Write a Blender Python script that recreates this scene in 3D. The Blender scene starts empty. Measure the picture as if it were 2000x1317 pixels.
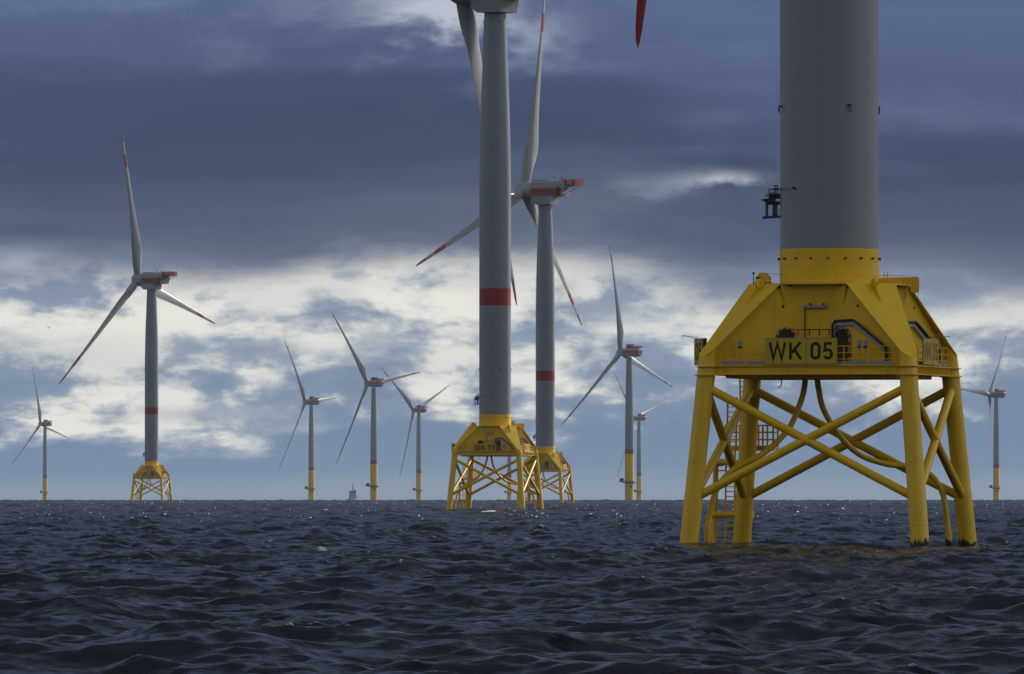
import bpy, math
import numpy as np
from mathutils import Matrix, Vector
PI = math.pi
R = math.radians
scene = bpy.context.scene
col = scene.collection

# ------------------------------------------------------------------ camera
FPX = 18000.0          # focal length in pixels of the 2000 px wide photograph
EYE = 3.24             # eye height above mean sea level (a small boat)
HOR = 960.6            # eye-level row of the photograph
RE = 6.37e6            # earth radius
cam_d = bpy.data.cameras.new('camera')
cam = bpy.data.objects.new('camera', cam_d)
col.objects.link(cam)
cam_d.sensor_width = 36.0
cam_d.lens = FPX / 2000.0 * 36.0
cam_d.clip_start = 1.0
cam_d.clip_end = 60000.0
cam.location = (0, 0, EYE)
cam.rotation_euler = (PI / 2 + math.atan((HOR - 658.5) / FPX), 0, 0)
scene.camera = cam

# ------------------------------------------------------------------ light
SUN_AZ, SUN_EL, SUN_E = 42.0, 24.0, 4.6      # sun ahead and to the right, out of frame
sd = Vector((math.sin(R(SUN_AZ)) * math.cos(R(SUN_EL)), math.cos(R(SUN_AZ)) * math.cos(R(SUN_EL)), math.sin(R(SUN_EL))))
sun_d = bpy.data.lights.new('sun', 'SUN')
sun_d.energy = SUN_E
sun_d.angle = R(0.6)
sun_d.color = (1.0, 0.94, 0.85)
sun = bpy.data.objects.new('sun', sun_d)
sun.rotation_euler = sd.to_track_quat('Z', 'Y').to_euler()
sun.location = (0, 0, 500)
col.objects.link(sun)

scene.view_settings.view_transform = 'Standard'
scene.view_settings.look = 'None'
scene.view_settings.exposure = 0.0
scene.view_settings.gamma = 1.0
scene.cycles.use_denoising = True
scene.cycles.max_bounces = 4
scene.cycles.diffuse_bounces = 2
scene.cycles.glossy_bounces = 2
scene.cycles.volume_bounces = 0
scene.cycles.sample_clamp_direct = 0.0
scene.cycles.sample_clamp_indirect = 4.0
scene.cycles.caustics_reflective = False


def lin(r, g, b):
    f = lambda c: c / 12.92 if c <= 0.04045 else ((c + 0.055) / 1.055) ** 2.4
    return (f(r / 255.0), f(g / 255.0), f(b / 255.0), 1.0)


class NT:
    """tiny helper to write node graphs as expressions"""
    def __init__(self, tree):
        self.t = tree
        tree.nodes.clear()

    def n(self, kind, **kw):
        nd = self.t.nodes.new(kind)
        for k, v in kw.items():
            setattr(nd, k, v)
        return nd

    def put(self, sock, v):
        if isinstance(v, bpy.types.NodeSocket):
            self.t.links.new(v, sock)
        elif v is not None:
            sock.default_value = v

    def m(self, op, a, b=None, c=None, clamp=False):
        nd = self.n('ShaderNodeMath', operation=op, use_clamp=clamp)
        for i, v in enumerate((a, b, c)):
            if v is not None:
                self.put(nd.inputs[i], v)
        return nd.outputs[0]

    def add(self, *a):
        o = a[0]
        for x in a[1:]:
            o = self.m('ADD', o, x)
        return o

    def mul(self, *a):
        o = a[0]
        for x in a[1:]:
            o = self.m('MULTIPLY', o, x)
        return o

    def sub(self, a, b):
        return self.m('SUBTRACT', a, b)

    def ss(self, x, lo, hi):
        nd = self.n('ShaderNodeMapRange', interpolation_type='SMOOTHSTEP')
        self.put(nd.inputs[0], x)
        self.put(nd.inputs[1], lo)
        self.put(nd.inputs[2], hi)
        return nd.outputs[0]

    def xyz(self, x, y, z=0.0):
        nd = self.n('ShaderNodeCombineXYZ')
        for i, v in enumerate((x, y, z)):
            self.put(nd.inputs[i], v)
        return nd.outputs[0]

    def noise(self, vec, scale, detail=4.0, rough=0.5, dist=0.0, color=False):
        nd = self.n('ShaderNodeTexNoise')
        self.put(nd.inputs['Vector'], vec)
        nd.inputs['Scale'].default_value = scale
        nd.inputs['Detail'].default_value = detail
        nd.inputs['Roughness'].default_value = rough
        nd.inputs['Distortion'].default_value = dist
        return nd.outputs['Color'] if color else nd.outputs[0]

    def mix(self, f, a, b):
        nd = self.n('ShaderNodeMix', data_type='RGBA')
        self.put(nd.inputs[0], f)
        self.put(nd.inputs[6], a)
        self.put(nd.inputs[7], b)
        return nd.outputs[2]

    def ramp(self, f, stops):
        nd = self.n('ShaderNodeValToRGB')
        cr = nd.color_ramp
        cr.interpolation = 'B_SPLINE' if False else 'EASE'
        while len(cr.elements) < len(stops):
            cr.elements.new(0.5)
        for e, (p, c) in zip(cr.elements, stops):
            e.position = p
            e.color = c
        self.put(nd.inputs[0], f)
        return nd.outputs[0]

    def vm(self, op, a, b=None, scale=None):
        nd = self.n('ShaderNodeVectorMath', operation=op)
        self.put(nd.inputs[0], a)
        if b is not None:
            self.put(nd.inputs[1], b)
        if scale is not None:
            self.put(nd.inputs['Scale'], scale)
        return nd.outputs[0]


# ------------------------------------------------------------------ sky
def build_world():
    w = bpy.data.worlds.new('World')
    scene.world = w
    w.use_nodes = True
    T = NT(w.node_tree)
    tc = T.n('ShaderNodeTexCoord').outputs['Generated']
    sp = T.n('ShaderNodeSeparateXYZ')
    T.put(sp.inputs[0], tc)
    x, y, z = sp.outputs
    # cloud coordinates in direction space: azimuth u and elevation v, about 3.2 degrees per unit
    u = T.mul(T.m('ARCTAN2', x, y), 1 / 0.0556)
    v = T.mul(z, 1 / 0.0534)
    big = T.noise(T.xyz(T.mul(u, 0.52), T.mul(v, 2.1), 3.1), 1.5, 9.0, 0.52, 0.10)
    mid = T.noise(T.xyz(T.mul(u, 0.72), T.mul(v, 2.2), 7.7), 3.1, 12.0, 0.62, 0.12)
    fine = T.noise(T.xyz(T.mul(u, 0.8), T.mul(v, 1.6), 1.3), 7.0, 10.0, 0.60, 0.2)
    streak = T.noise(T.xyz(T.mul(u, 0.35), T.mul(v, 3.2), 5.2), 2.2, 8.0, 0.5, 0.2)
    bg, mg, fg, sg = [T.sub(q, 0.5) for q in (big, mid, fine, streak)]

    # blue haze and open sky between the clouds
    vv = T.add(v, T.mul(sg, 0.10), T.mul(bg, 0.08))
    base = T.ramp(vv, [(0.0, lin(134, 150, 168)), (0.06, lin(116, 136, 165)), (0.15, lin(108, 130, 163)),
                       (0.28, lin(108, 126, 158)), (0.42, lin(100, 115, 146))])
    # bright cumulus band low over the horizon: billowing heads from smooth cells, broken by finer noise
    bil = T.sub(T.ss(T.noise(T.xyz(T.mul(u, 1.0), T.mul(v, 2.0), 9.9), 4.6, 7.0, 0.5, 0.3), 0.34, 0.66), 0.5)
    dens = T.add(T.mul(mg, 2.0), T.mul(fg, 0.9), T.mul(bg, 1.6), T.mul(bil, 0.30))
    bias = T.ramp(vv, [(0.0, (.02, .02, .02, 1)), (0.06, (.14, .14, .14, 1)), (0.11, (.36, .36, .36, 1)), (0.19, (.62, .62, .62, 1)),
                       (0.34, (.86, .86, .86, 1)), (0.50, (.84, .84, .84, 1))])
    cov = T.ss(T.add(dens, bias, T.mul(T.ss(v, 0.13, 0.03), -0.45)), 0.06, 0.72)
    puff = T.ss(T.add(T.mul(mg, 2.0), T.mul(fg, 2.0), T.mul(bg, 1.0), T.mul(bil, 0.40), T.mul(v, 0.5)), -0.12, 0.40)
    white = T.mix(puff, lin(132, 147, 170), lin(240, 238, 227))
    c = T.mix(cov, base, white)
    # dark stratus deck above it, its ragged lower edge sinking to the right
    edge = T.add(0.445, T.mul(T.ss(u, 0.12, 0.5), -0.075), T.mul(T.ss(u, -0.55, -0.05), 0.035))
    h = T.add(T.sub(v, edge), T.mul(bg, 0.26), T.mul(mg, 0.20), T.mul(fg, 0.07))
    deck_f = T.ss(h, -0.06, 0.065)
    hd = T.add(T.sub(v, edge), T.mul(sg, 0.26), T.mul(bg, 0.22), T.mul(mg, 0.05))
    deck = T.ramp(hd, [(0.0, lin(112, 122, 144)), (0.06, lin(90, 100, 124)), (0.14, lin(72, 83, 110)), (0.24, lin(59, 70, 100)),
                       (0.31, lin(63, 75, 108)), (0.42, lin(78, 91, 128)), (0.56, lin(88, 102, 140)), (0.75, lin(78, 92, 128)), (1.0, lin(62, 74, 102))])
    lit = T.ss(T.add(sg, T.mul(fg, 0.35), T.mul(mg, 0.3)), 0.0, 0.3)
    deck = T.mix(T.mul(lit, 0.30), deck, lin(116, 129, 162))
    c = T.mix(deck_f, c, deck)

    def wisp(px, py, rx, ry, amt, colr):
        """a torn patch of lighter cloud at one place of the sky, soft at its rim"""
        nonlocal c
        du = T.add(T.mul(T.sub(u, (px - 1000) / 1000.0), 1000.0 / rx), T.mul(mg, 2.4), T.mul(bg, 1.5))
        dv = T.add(T.mul(T.sub(v, (HOR - py) / 961.0), 961.0 / ry), T.mul(fg, 2.6), T.mul(mg, 2.0))
        g = T.m('POWER', 2.718, T.mul(T.add(T.mul(du, du), T.mul(dv, dv)), -0.7))
        f = T.mul(g, T.ss(T.add(T.mul(g, 0.5), T.mul(fg, 2.4), T.mul(mg, 1.2)), -0.25, 0.85))
        c = T.mix(T.m('MINIMUM', T.mul(f, amt), 0.95), c, colr)
    wisp(850, 25, 125, 65, 1.4, lin(196, 202, 212))
    wisp(1040, 70, 90, 50, 0.6, lin(150, 162, 186))
    wisp(640, 10, 380, 70, 0.25, lin(142, 156, 180))
    wisp(150, 10, 300, 60, 0.2, lin(130, 144, 170))
    wisp(1405, 355, 75, 19, 1.5, lin(184, 190, 197))
    wisp(1270, 358, 150, 24, 0.5, lin(140, 151, 172))
    wisp(30, 512, 110, 34, 1.0, lin(164, 172, 184))
    wisp(1700, 545, 200, 50, 0.7, lin(118, 130, 156))
    wisp(1120, 555, 170, 44, 1.2, lin(222, 223, 218))
    wisp(590, 572, 150, 32, 1.2, lin(222, 223, 218))
    wisp(1950, 640, 220, 50, 1.3, lin(226, 227, 221))
    wisp(1280, 640, 160, 50, 0.9, lin(218, 220, 216))
    wisp(120, 680, 260, 60, 0.8, lin(214, 216, 210))
    wisp(700, 690, 300, 50, 0.7, lin(212, 214, 210))
    wisp(430, 808, 130, 18, 0.9, lin(180, 187, 192))
    wisp(560, 838, 100, 14, 0.8, lin(172, 181, 190))

    # the rest of the sky, above the part a long lens sees: broken overcast with a Nishita sky in its gaps
    sky = T.n('ShaderNodeTexSky', sky_type='NISHITA', sun_disc=False, sun_elevation=R(SUN_EL), sun_rotation=R(SUN_AZ))
    skyc = T.vm('SCALE', sky.outputs[0], scale=0.10)
    wide = T.noise(tc, 3.2, 6.0, 0.55, 0.3)
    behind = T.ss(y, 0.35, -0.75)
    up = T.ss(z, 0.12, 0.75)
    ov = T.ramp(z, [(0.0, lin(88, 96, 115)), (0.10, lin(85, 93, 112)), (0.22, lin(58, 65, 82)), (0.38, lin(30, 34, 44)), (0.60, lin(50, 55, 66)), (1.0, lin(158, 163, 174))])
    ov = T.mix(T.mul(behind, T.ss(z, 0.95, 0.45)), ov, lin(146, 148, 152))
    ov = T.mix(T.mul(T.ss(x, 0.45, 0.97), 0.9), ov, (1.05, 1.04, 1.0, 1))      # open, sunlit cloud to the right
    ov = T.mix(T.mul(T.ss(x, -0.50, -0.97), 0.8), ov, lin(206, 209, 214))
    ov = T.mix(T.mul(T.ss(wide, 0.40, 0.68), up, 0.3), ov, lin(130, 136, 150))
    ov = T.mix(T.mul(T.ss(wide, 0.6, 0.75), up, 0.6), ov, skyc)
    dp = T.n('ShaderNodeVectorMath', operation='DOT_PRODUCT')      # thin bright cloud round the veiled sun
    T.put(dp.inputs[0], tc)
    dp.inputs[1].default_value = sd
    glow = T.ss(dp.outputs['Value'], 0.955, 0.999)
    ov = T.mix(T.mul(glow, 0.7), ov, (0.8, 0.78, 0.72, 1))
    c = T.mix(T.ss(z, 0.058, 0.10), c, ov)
    # the horizon behind the camera is plain grey murk
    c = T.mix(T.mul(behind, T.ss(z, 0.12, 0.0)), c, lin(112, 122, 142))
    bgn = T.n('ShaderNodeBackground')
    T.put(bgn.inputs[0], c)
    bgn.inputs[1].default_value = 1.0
    out = T.n('ShaderNodeOutputWorld')
    T.t.links.new(bgn.outputs[0], out.inputs[0])
    w.cycles.sampling_method = 'MANUAL'
    w.cycles.sample_map_resolution = 1024


build_world()

# ------------------------------------------------------------------ materials
def pmat(name, base, rough=0.45, spec=0.5, metal=0.0, vary=0.12, vscale=1.2, streak=0.0, streak_col=(0.1, 0.06, 0.02, 1), coat=0.0):
    """painted metal: base colour broken by a little weathering noise, rain streaks down the surface"""
    mt = bpy.data.materials.new(name)
    mt.use_nodes = True
    T = NT(mt.node_tree)
    pos = T.n('ShaderNodeTexCoord').outputs['Object']
    a = T.noise(pos, vscale, 5.0, 0.6)
    k = T.add(1.0, T.mul(T.sub(a, 0.5), vary * 2))
    colr = T.vm('SCALE', (base[0], base[1], base[2]), scale=k)
    if streak > 0:
        sp = T.n('ShaderNodeSeparateXYZ')
        T.put(sp.inputs[0], pos)
        s = T.noise(T.xyz(T.mul(sp.outputs[0], 3.5), T.mul(sp.outputs[1], 3.5), T.mul(sp.outputs[2], 0.22)), 1.0, 4.0, 0.6)
        b = T.noise(pos, 0.5, 3.0, 0.5)
        f = T.mul(T.ss(s, 0.52, 0.8), T.ss(b, 0.42, 0.65), streak)
        colr = T.mix(f, colr, streak_col)
    p = T.n('ShaderNodeBsdfPrincipled')
    T.put(p.inputs['Base Color'], colr)
    p.inputs['Metallic'].default_value = metal
    T.put(p.inputs['Roughness'], T.add(rough, T.mul(T.sub(a, 0.5), 0.25)))
    p.inputs['Specular IOR Level'].default_value = spec
    p.inputs['Coat Weight'].default_value = coat
    out = T.n('ShaderNodeOutputMaterial')
    T.t.links.new(p.outputs[0], out.inputs[0])
    return mt


YEL = (0.78, 0.50, 0.012)
M = {}
M['yellow'] = pmat('yellow_paint', YEL, 0.50, 0.4, vary=0.15, streak=0.5, streak_col=(0.25, 0.13, 0.012, 1))
M['grey'] = pmat('grey_tower_paint', (0.235, 0.265, 0.31), 0.36, 0.5, vary=0.07, vscale=0.35, streak=0.18, streak_col=(0.18, 0.20, 0.22, 1))
M['white'] = pmat('pale_blade_paint', (0.30, 0.32, 0.345), 0.44, 0.45, vary=0.06, vscale=0.3, streak=0.1, streak_col=(0.2, 0.2, 0.2, 1))
M['red'] = pmat('signal_red_paint', (0.27, 0.013, 0.016), 0.42, 0.5, vary=0.12)
M['dark'] = pmat('dark_steel', (0.035, 0.04, 0.05), 0.5, 0.4, metal=0.0)
M['black'] = pmat('black_paint', (0.008, 0.008, 0.009), 0.5, 0.4)
M['galv'] = pmat('galvanised_steel', (0.28, 0.29, 0.31), 0.45, 0.5, metal=0.5, vary=0.2, vscale=4)
M['boltred'] = pmat('dark_red_cap', (0.10, 0.012, 0.008), 0.5, 0.4)
M['sign'] = pmat('sign_yellow', (0.56, 0.40, 0.018), 0.6, 0.25, vary=0.08)
M['recess_shade'] = pmat('painted_recess_shade', (0.06, 0.045, 0.012), 0.7, 0.3)  # dark tone painted in for the shade inside the hatch openings
M['shipgrey'] = pmat('ship_paint', (0.30, 0.32, 0.36), 0.5, 0.4)
M['bird'] = pmat('dark_feathers', (0.03, 0.028, 0.027), 0.7, 0.3)


def leg_material():
    """yellow paint with dark marine growth in the splash zone at the waterline"""
    mt = bpy.data.materials.new('yellow_leg_paint')
    mt.use_nodes = True
    T = NT(mt.node_tree)
    pos = T.n('ShaderNodeTexCoord').outputs['Object']
    sp = T.n('ShaderNodeSeparateXYZ')
    T.put(sp.inputs[0], pos)
    a = T.noise(pos, 1.3, 5.0, 0.6)
    colr = T.vm('SCALE', YEL, scale=T.add(1.0, T.mul(T.sub(a, 0.5), 0.32)))
    s = T.noise(T.xyz(T.mul(sp.outputs[0], 2.2), T.mul(sp.outputs[1], 2.2), T.mul(sp.outputs[2], 0.5)), 1.2, 6.0, 0.65)
    f = T.ss(T.add(sp.outputs[2], T.mul(T.sub(s, 0.5), -1.6), T.mul(T.ss(sp.outputs[0], 4.0, -3.0), 0.45)), 0.40, 0.16)
    colr = T.mix(f, colr, (0.014, 0.016, 0.010, 1))
    st = T.noise(T.xyz(T.mul(sp.outputs[0], 4.0), T.mul(sp.outputs[1], 4.0), T.mul(sp.outputs[2], 0.25)), 1.0, 4.0, 0.6)
    colr = T.mix(T.mul(T.ss(st, 0.53, 0.78), 0.42), colr, (0.25, 0.13, 0.012, 1))
    p = T.n('ShaderNodeBsdfPrincipled')
    T.put(p.inputs['Base Color'], colr)
    T.put(p.inputs['Roughness'], T.add(0.40, T.mul(f, 0.3)))
    out = T.n('ShaderNodeOutputMaterial')
    T.t.links.new(p.outputs[0], out.inputs[0])
    return mt


M['leg'] = leg_material()


def water_material():
    mt = bpy.data.materials.new('sea_water')
    mt.use_nodes = True
    T = NT(mt.node_tree)
    g = T.n('ShaderNodeNewGeometry')
    pos, nor = g.outputs['Position'], g.outputs['Normal']
    sp = T.n('ShaderNodeSeparateXYZ')
    T.put(sp.inputs[0], pos)
    d = T.m('SQRT', T.add(T.mul(sp.outputs[0], sp.outputs[0]), T.mul(sp.outputs[1], sp.outputs[1])))
    far = T.ss(d, 200.0, 2500.0)
    # wind ripples too small for the mesh, in patches of stronger and weaker ruffling
    half = (0.5, 0.5, 0.5)
    stretch = T.vm('MULTIPLY', T.vm('ADD', pos, T.vm('SCALE', T.noise(pos, 0.25, 2.0, color=True), scale=1.5)), (0.75, 1.25, 1.0))
    n1 = T.vm('SUBTRACT', T.noise(stretch, 2.3, 4.0, 0.6, color=True), half)
    n2 = T.vm('SUBTRACT', T.noise(stretch, 8.5, 2.0, 0.6, color=True), half)
    n3 = T.vm('SUBTRACT', T.noise(pos, 0.75, 4.0, 0.6, color=True), half)
    gust = T.add(0.55, T.mul(T.ss(T.noise(pos, 0.055, 3.0, 0.6), 0.34, 0.66), 0.75))
    pert = T.vm('ADD', T.vm('SCALE', n1, scale=0.56), T.vm('SCALE', n2, scale=0.26))
    pert = T.vm('ADD', pert, T.vm('SCALE', n3, scale=T.add(0.22, T.mul(far, 0.6))))
    pert = T.vm('SCALE', pert, scale=gust)
    nn = T.vm('NORMALIZE', T.vm('ADD', nor, T.vm('MULTIPLY', pert, (1.0, 1.0, 0.0))))
    fo = T.n('ShaderNodeAttribute', attribute_name='foam')
    fbreak = T.noise(T.vm('MULTIPLY', pos, (1.0, 0.45, 1.0)), 7.0, 6.0, 0.75)
    foam = T.ss(T.add(fo.outputs['Fac'], T.mul(T.sub(fbreak, 0.5), 1.9)), 0.40, 1.0)
    p = T.n('ShaderNodeBsdfPrincipled')
    p.inputs['Base Color'].default_value = (0.0022, 0.0042, 0.0065, 1)
    p.inputs['Roughness'].default_value = 0.14
    p.inputs['IOR'].default_value = 1.333
    T.put(p.inputs['Normal'], nn)
    q = T.n('ShaderNodeBsdfPrincipled')
    q.inputs['Base Color'].default_value = (0.62, 0.65, 0.68, 1)
    q.inputs['Roughness'].default_value = 0.7
    mx = T.n('ShaderNodeMixShader')
    T.put(mx.inputs[0], T.mul(foam, 0.85))
    T.t.links.new(p.outputs[0], mx.inputs[1])
    T.t.links.new(q.outputs[0], mx.inputs[2])
    out = T.n('ShaderNodeOutputMaterial')
    T.t.links.new(mx.outputs[0], out.inputs[0])
    return mt


# ------------------------------------------------------------------ sea
def smooth01(x, a, b):
    t = np.clip((x - a) / (b - a), 0, 1)
    return t * t * (3 - 2 * t)


def sea_distance(py):
    """distance at which a photograph row meets the mean (curved) sea"""
    q = (py - HOR) / FPX
    a = 1 / (2 * RE)
    disc = q * q - 4 * a * EYE
    return (q - math.sqrt(disc)) / (2 * a) if disc > 0 else q / (2 * a)


def build_sea():
    rng = np.random.default_rng(11)
    n, L = 2048, 420.0
    k1 = np.fft.fftfreq(n, L / n) * 2 * PI
    kx, ky = np.meshgrid(k1, k1, indexing='ij')
    k = np.hypot(kx, ky)
    k[0, 0] = 1e-6
    wx, wy = 0.80, -0.60                       # the wind blows from the far left towards the near right
    lam = 13.0
    Lw = math.sqrt(2 / 3) / (2 * PI / lam)
    cosw = (kx * wx + ky * wy) / k
    spec = np.exp(-1 / (k * Lw) ** 2) / k ** 3.80 * (0.12 + 0.88 * cosw ** 2) * np.where(cosw < 0, 0.25, 1.0)
    spec *= np.exp(-(k * 0.05) ** 2)
    spec[0, 0] = 0
    klong = np.exp(-0.5 * ((k - 2 * PI / 32.0) / 0.05) ** 2) * np.maximum(cosw, 0) ** 2
    hl = (rng.normal(size=(n, n)) + 1j * rng.normal(size=(n, n))) * np.sqrt(klong)
    h0 = (rng.normal(size=(n, n)) + 1j * rng.normal(size=(n, n))) * np.sqrt(spec)
    hz = np.fft.ifft2(h0).real
    h0 *= 0.135 / hz.std()
    h0 += hl * (0.17 / np.fft.ifft2(hl).real.std())
    levels = []
    for sg in (0.0, 0.35, 0.8):
        f = h0 * np.exp(-0.5 * (k * sg) ** 2)
        z = np.fft.ifft2(f).real
        dx = np.fft.ifft2(1j * kx / k * f).real
        dy = np.fft.ifft2(1j * ky / k * f).real
        if sg == 0.0:
            c = 1.15
            jxx = np.fft.ifft2(-kx * kx / k * f).real
            jyy = np.fft.ifft2(-ky * ky / k * f).real
            jxy = np.fft.ifft2(-kx * ky / k * f).real
            jac = (1 + c * jxx) * (1 + c * jyy) - (c * jxy) ** 2
        levels.append(np.stack([z, dx, dy], -1).astype(np.float32))
    lo = np.quantile(jac, 0.0015)
    foam_t = np.clip((np.quantile(jac, 0.014) - jac) / (np.quantile(jac, 0.014) - lo), 0, 1).astype(np.float32)

    # polar grid round the camera: dense in the view and a little beyond it, coarse elsewhere
    half, nf = R(4.3), 960
    fine_a = np.linspace(-half, half, nf)
    g = [half]
    stp = fine_a[1] - fine_a[0]
    while g[-1] < PI:
        stp = min(stp * 1.35, R(7))
        g.append(g[-1] + stp)
    g = np.array(g[1:-1])
    az = np.concatenate([-g[::-1], fine_a, g])
    r = [0.5]
    while r[-1] < 110:
        r.append(r[-1] * 1.10)
    while r[-1] < 7600:
        r.append(r[-1] + max(0.19, r[-1] * 0.0017))
    while r[-1] < 14000:
        r.append(r[-1] * 1.03)
    r = np.array(r)
    rr, aa = np.meshgrid(r, az, indexing='ij')
    X, Y = rr * np.sin(aa), rr * np.cos(aa)
    dr = np.gradient(r)[:, None] * np.ones_like(aa)
    da = np.gradient(az)[None, :] * rr
    step = np.maximum(dr, da)

    rot = R(23)
    cu, su = math.cos(rot), math.sin(rot)

    off = np.zeros(2)

    def sample(tab, x, y):
        fx, fy = (x * cu + y * su + off[0]) / L * n, (-x * su + y * cu + off[1]) / L * n
        ix, iy = np.floor(fx).astype(np.int64), np.floor(fy).astype(np.int64)
        tx, ty = (fx - ix).astype(np.float32), (fy - iy).astype(np.float32)
        i0, i1, j0, j1 = ix % n, (ix + 1) % n, iy % n, (iy + 1) % n
        if tab.ndim == 3:
            tx, ty = tx[..., None], ty[..., None]
        return (tab[i0, j0] * (1 - tx) * (1 - ty) + tab[i1, j0] * tx * (1 - ty) +
                tab[i0, j1] * (1 - tx) * ty + tab[i1, j1] * tx * ty)
    # slide the wave field so that the nearest jacket stands as in the photograph: water a little higher
    # at its left legs than at its right legs
    legs = np.array([(10.4, 552.0, 1065.5), (24.3, 546.5, 1073.5), (27.3, 560.5, 1069.0), (13.6, 565.5, 1065.0)])
    back = np.linspace(0, 75, 38)
    ly = legs[:, 1:2] - back[None]
    lx = legs[:, 0:1] * ly / legs[:, 1:2]
    best = None
    for _ in range(5000):
        off[:] = rng.uniform(0, L, 2)
        zz = sample(levels[1][..., 0], lx, ly)
        row = (HOR + (EYE + 0.024 - zz) / ly * FPX).min(1)
        e = np.abs(row - legs[:, 2]).max()
        if best is None or e < best[0]:
            best = (e, off.copy())
    off[:] = best[1]
    print('waterline misfit px', best[0])
    w0 = 1 - smooth01(step, 1.2, 3.5)
    w2 = smooth01(step, 5.0, 11.0)
    w1 = 1 - w0 - w2
    D = sample(levels[0], X, Y) * w0[..., None] + sample(levels[1], X, Y) * w1[..., None] + sample(levels[2], X, Y) * w2[..., None]
    fade = 1 - smooth01(step, 20.0, 60.0)
    D *= (fade * (1 + 0.45 * smooth01(rr, 2500.0, 5500.0)))[..., None]
    ch = 0.95
    dxw = D[..., 1] * cu - D[..., 2] * su
    dyw = D[..., 1] * su + D[..., 2] * cu
    near = smooth01(rr, 5, 60)                  # leave the water calm right under the boat
    Z = D[..., 0] * near - rr ** 2 / (2 * RE)
    foam = sample(foam_t, X, Y) * fade
    # whitecaps that the photograph shows, each on the crest nearest to its place
    caps = [(40, 1016, 16), (236, 1000, 10), (718, 995, 22), (952, 1004, 18), (770, 1031, 18), (524, 1063, 8), (536, 1087, 12),
            (632, 1083, 14), (552, 1218, 16), (694, 1149, 14), (612, 1143, 12), (540, 1298, 14), (1100, 1026, 10),
            (1032, 1061, 18), (1630, 1027, 22), (1790, 1046, 14), (1340, 1280, 26), (1420, 1284, 26), (1505, 1277, 14), (1008, 1262, 10), (130, 1002, 8)]
    foam *= 0.84 + 0.38 * smooth01(rr, 450.0, 1300.0)
    for px, py, wd in caps:
        d = sea_distance(py)
        cx = (px - 1000) / FPX * d
        wl = 0.75 * wd / FPX * d
        band = np.exp(-((X - cx) / wl) ** 2 - ((Y - d) / max(1.4, d * 0.012)) ** 2)
        crest = smooth01(D[..., 0], 0.05, 0.35)
        foam = np.maximum(foam, np.clip(band * crest * (1.5 if d < 500 else 2.2), 0, 1.1))
    X = X + ch * dxw * near
    Y = Y + ch * dyw * near
    nr, nc = rr.shape
    V = np.stack([X, Y, Z], -1).reshape(-1, 3).astype(np.float32)
    i = np.arange(nr - 1)[:, None] * nc
    j = np.arange(nc)[None, :]
    j2 = (j + 1) % nc
    quads = np.stack([i + j, i + nc + j, i + nc + j2, i + j2], -1).reshape(-1, 4)[:, ::-1]
    cap = np.arange(nc)                          # closes the hole at the very centre
    me = bpy.data.meshes.new('sea')
    nq = len(quads)
    me.vertices.add(len(V))
    me.vertices.foreach_set('co', V.ravel())
    me.loops.add(nq * 4 + nc)
    me.loops.foreach_set('vertex_index', np.concatenate([quads.ravel(), cap[::-1]]).astype(np.int32))
    me.polygons.add(nq + 1)
    ls = np.concatenate([np.arange(nq) * 4, [nq * 4]]).astype(np.int32)
    me.polygons.foreach_set('loop_start', ls)
    me.polygons.foreach_set('use_smooth', np.ones(nq + 1, dtype=bool))
    me.update(calc_edges=True)
    at = me.attributes.new('foam', 'FLOAT', 'POINT')
    at.data.foreach_set('value', foam.reshape(-1).astype(np.float32))
    me.materials.append(water_material())
    o = bpy.data.objects.new('sea', me)
    o['kind'] = 'structure'
    col.objects.link(o)
    print('sea', nr, nc, 'normals up:', me.polygons[nq // 2].normal.z)


build_sea()


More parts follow.
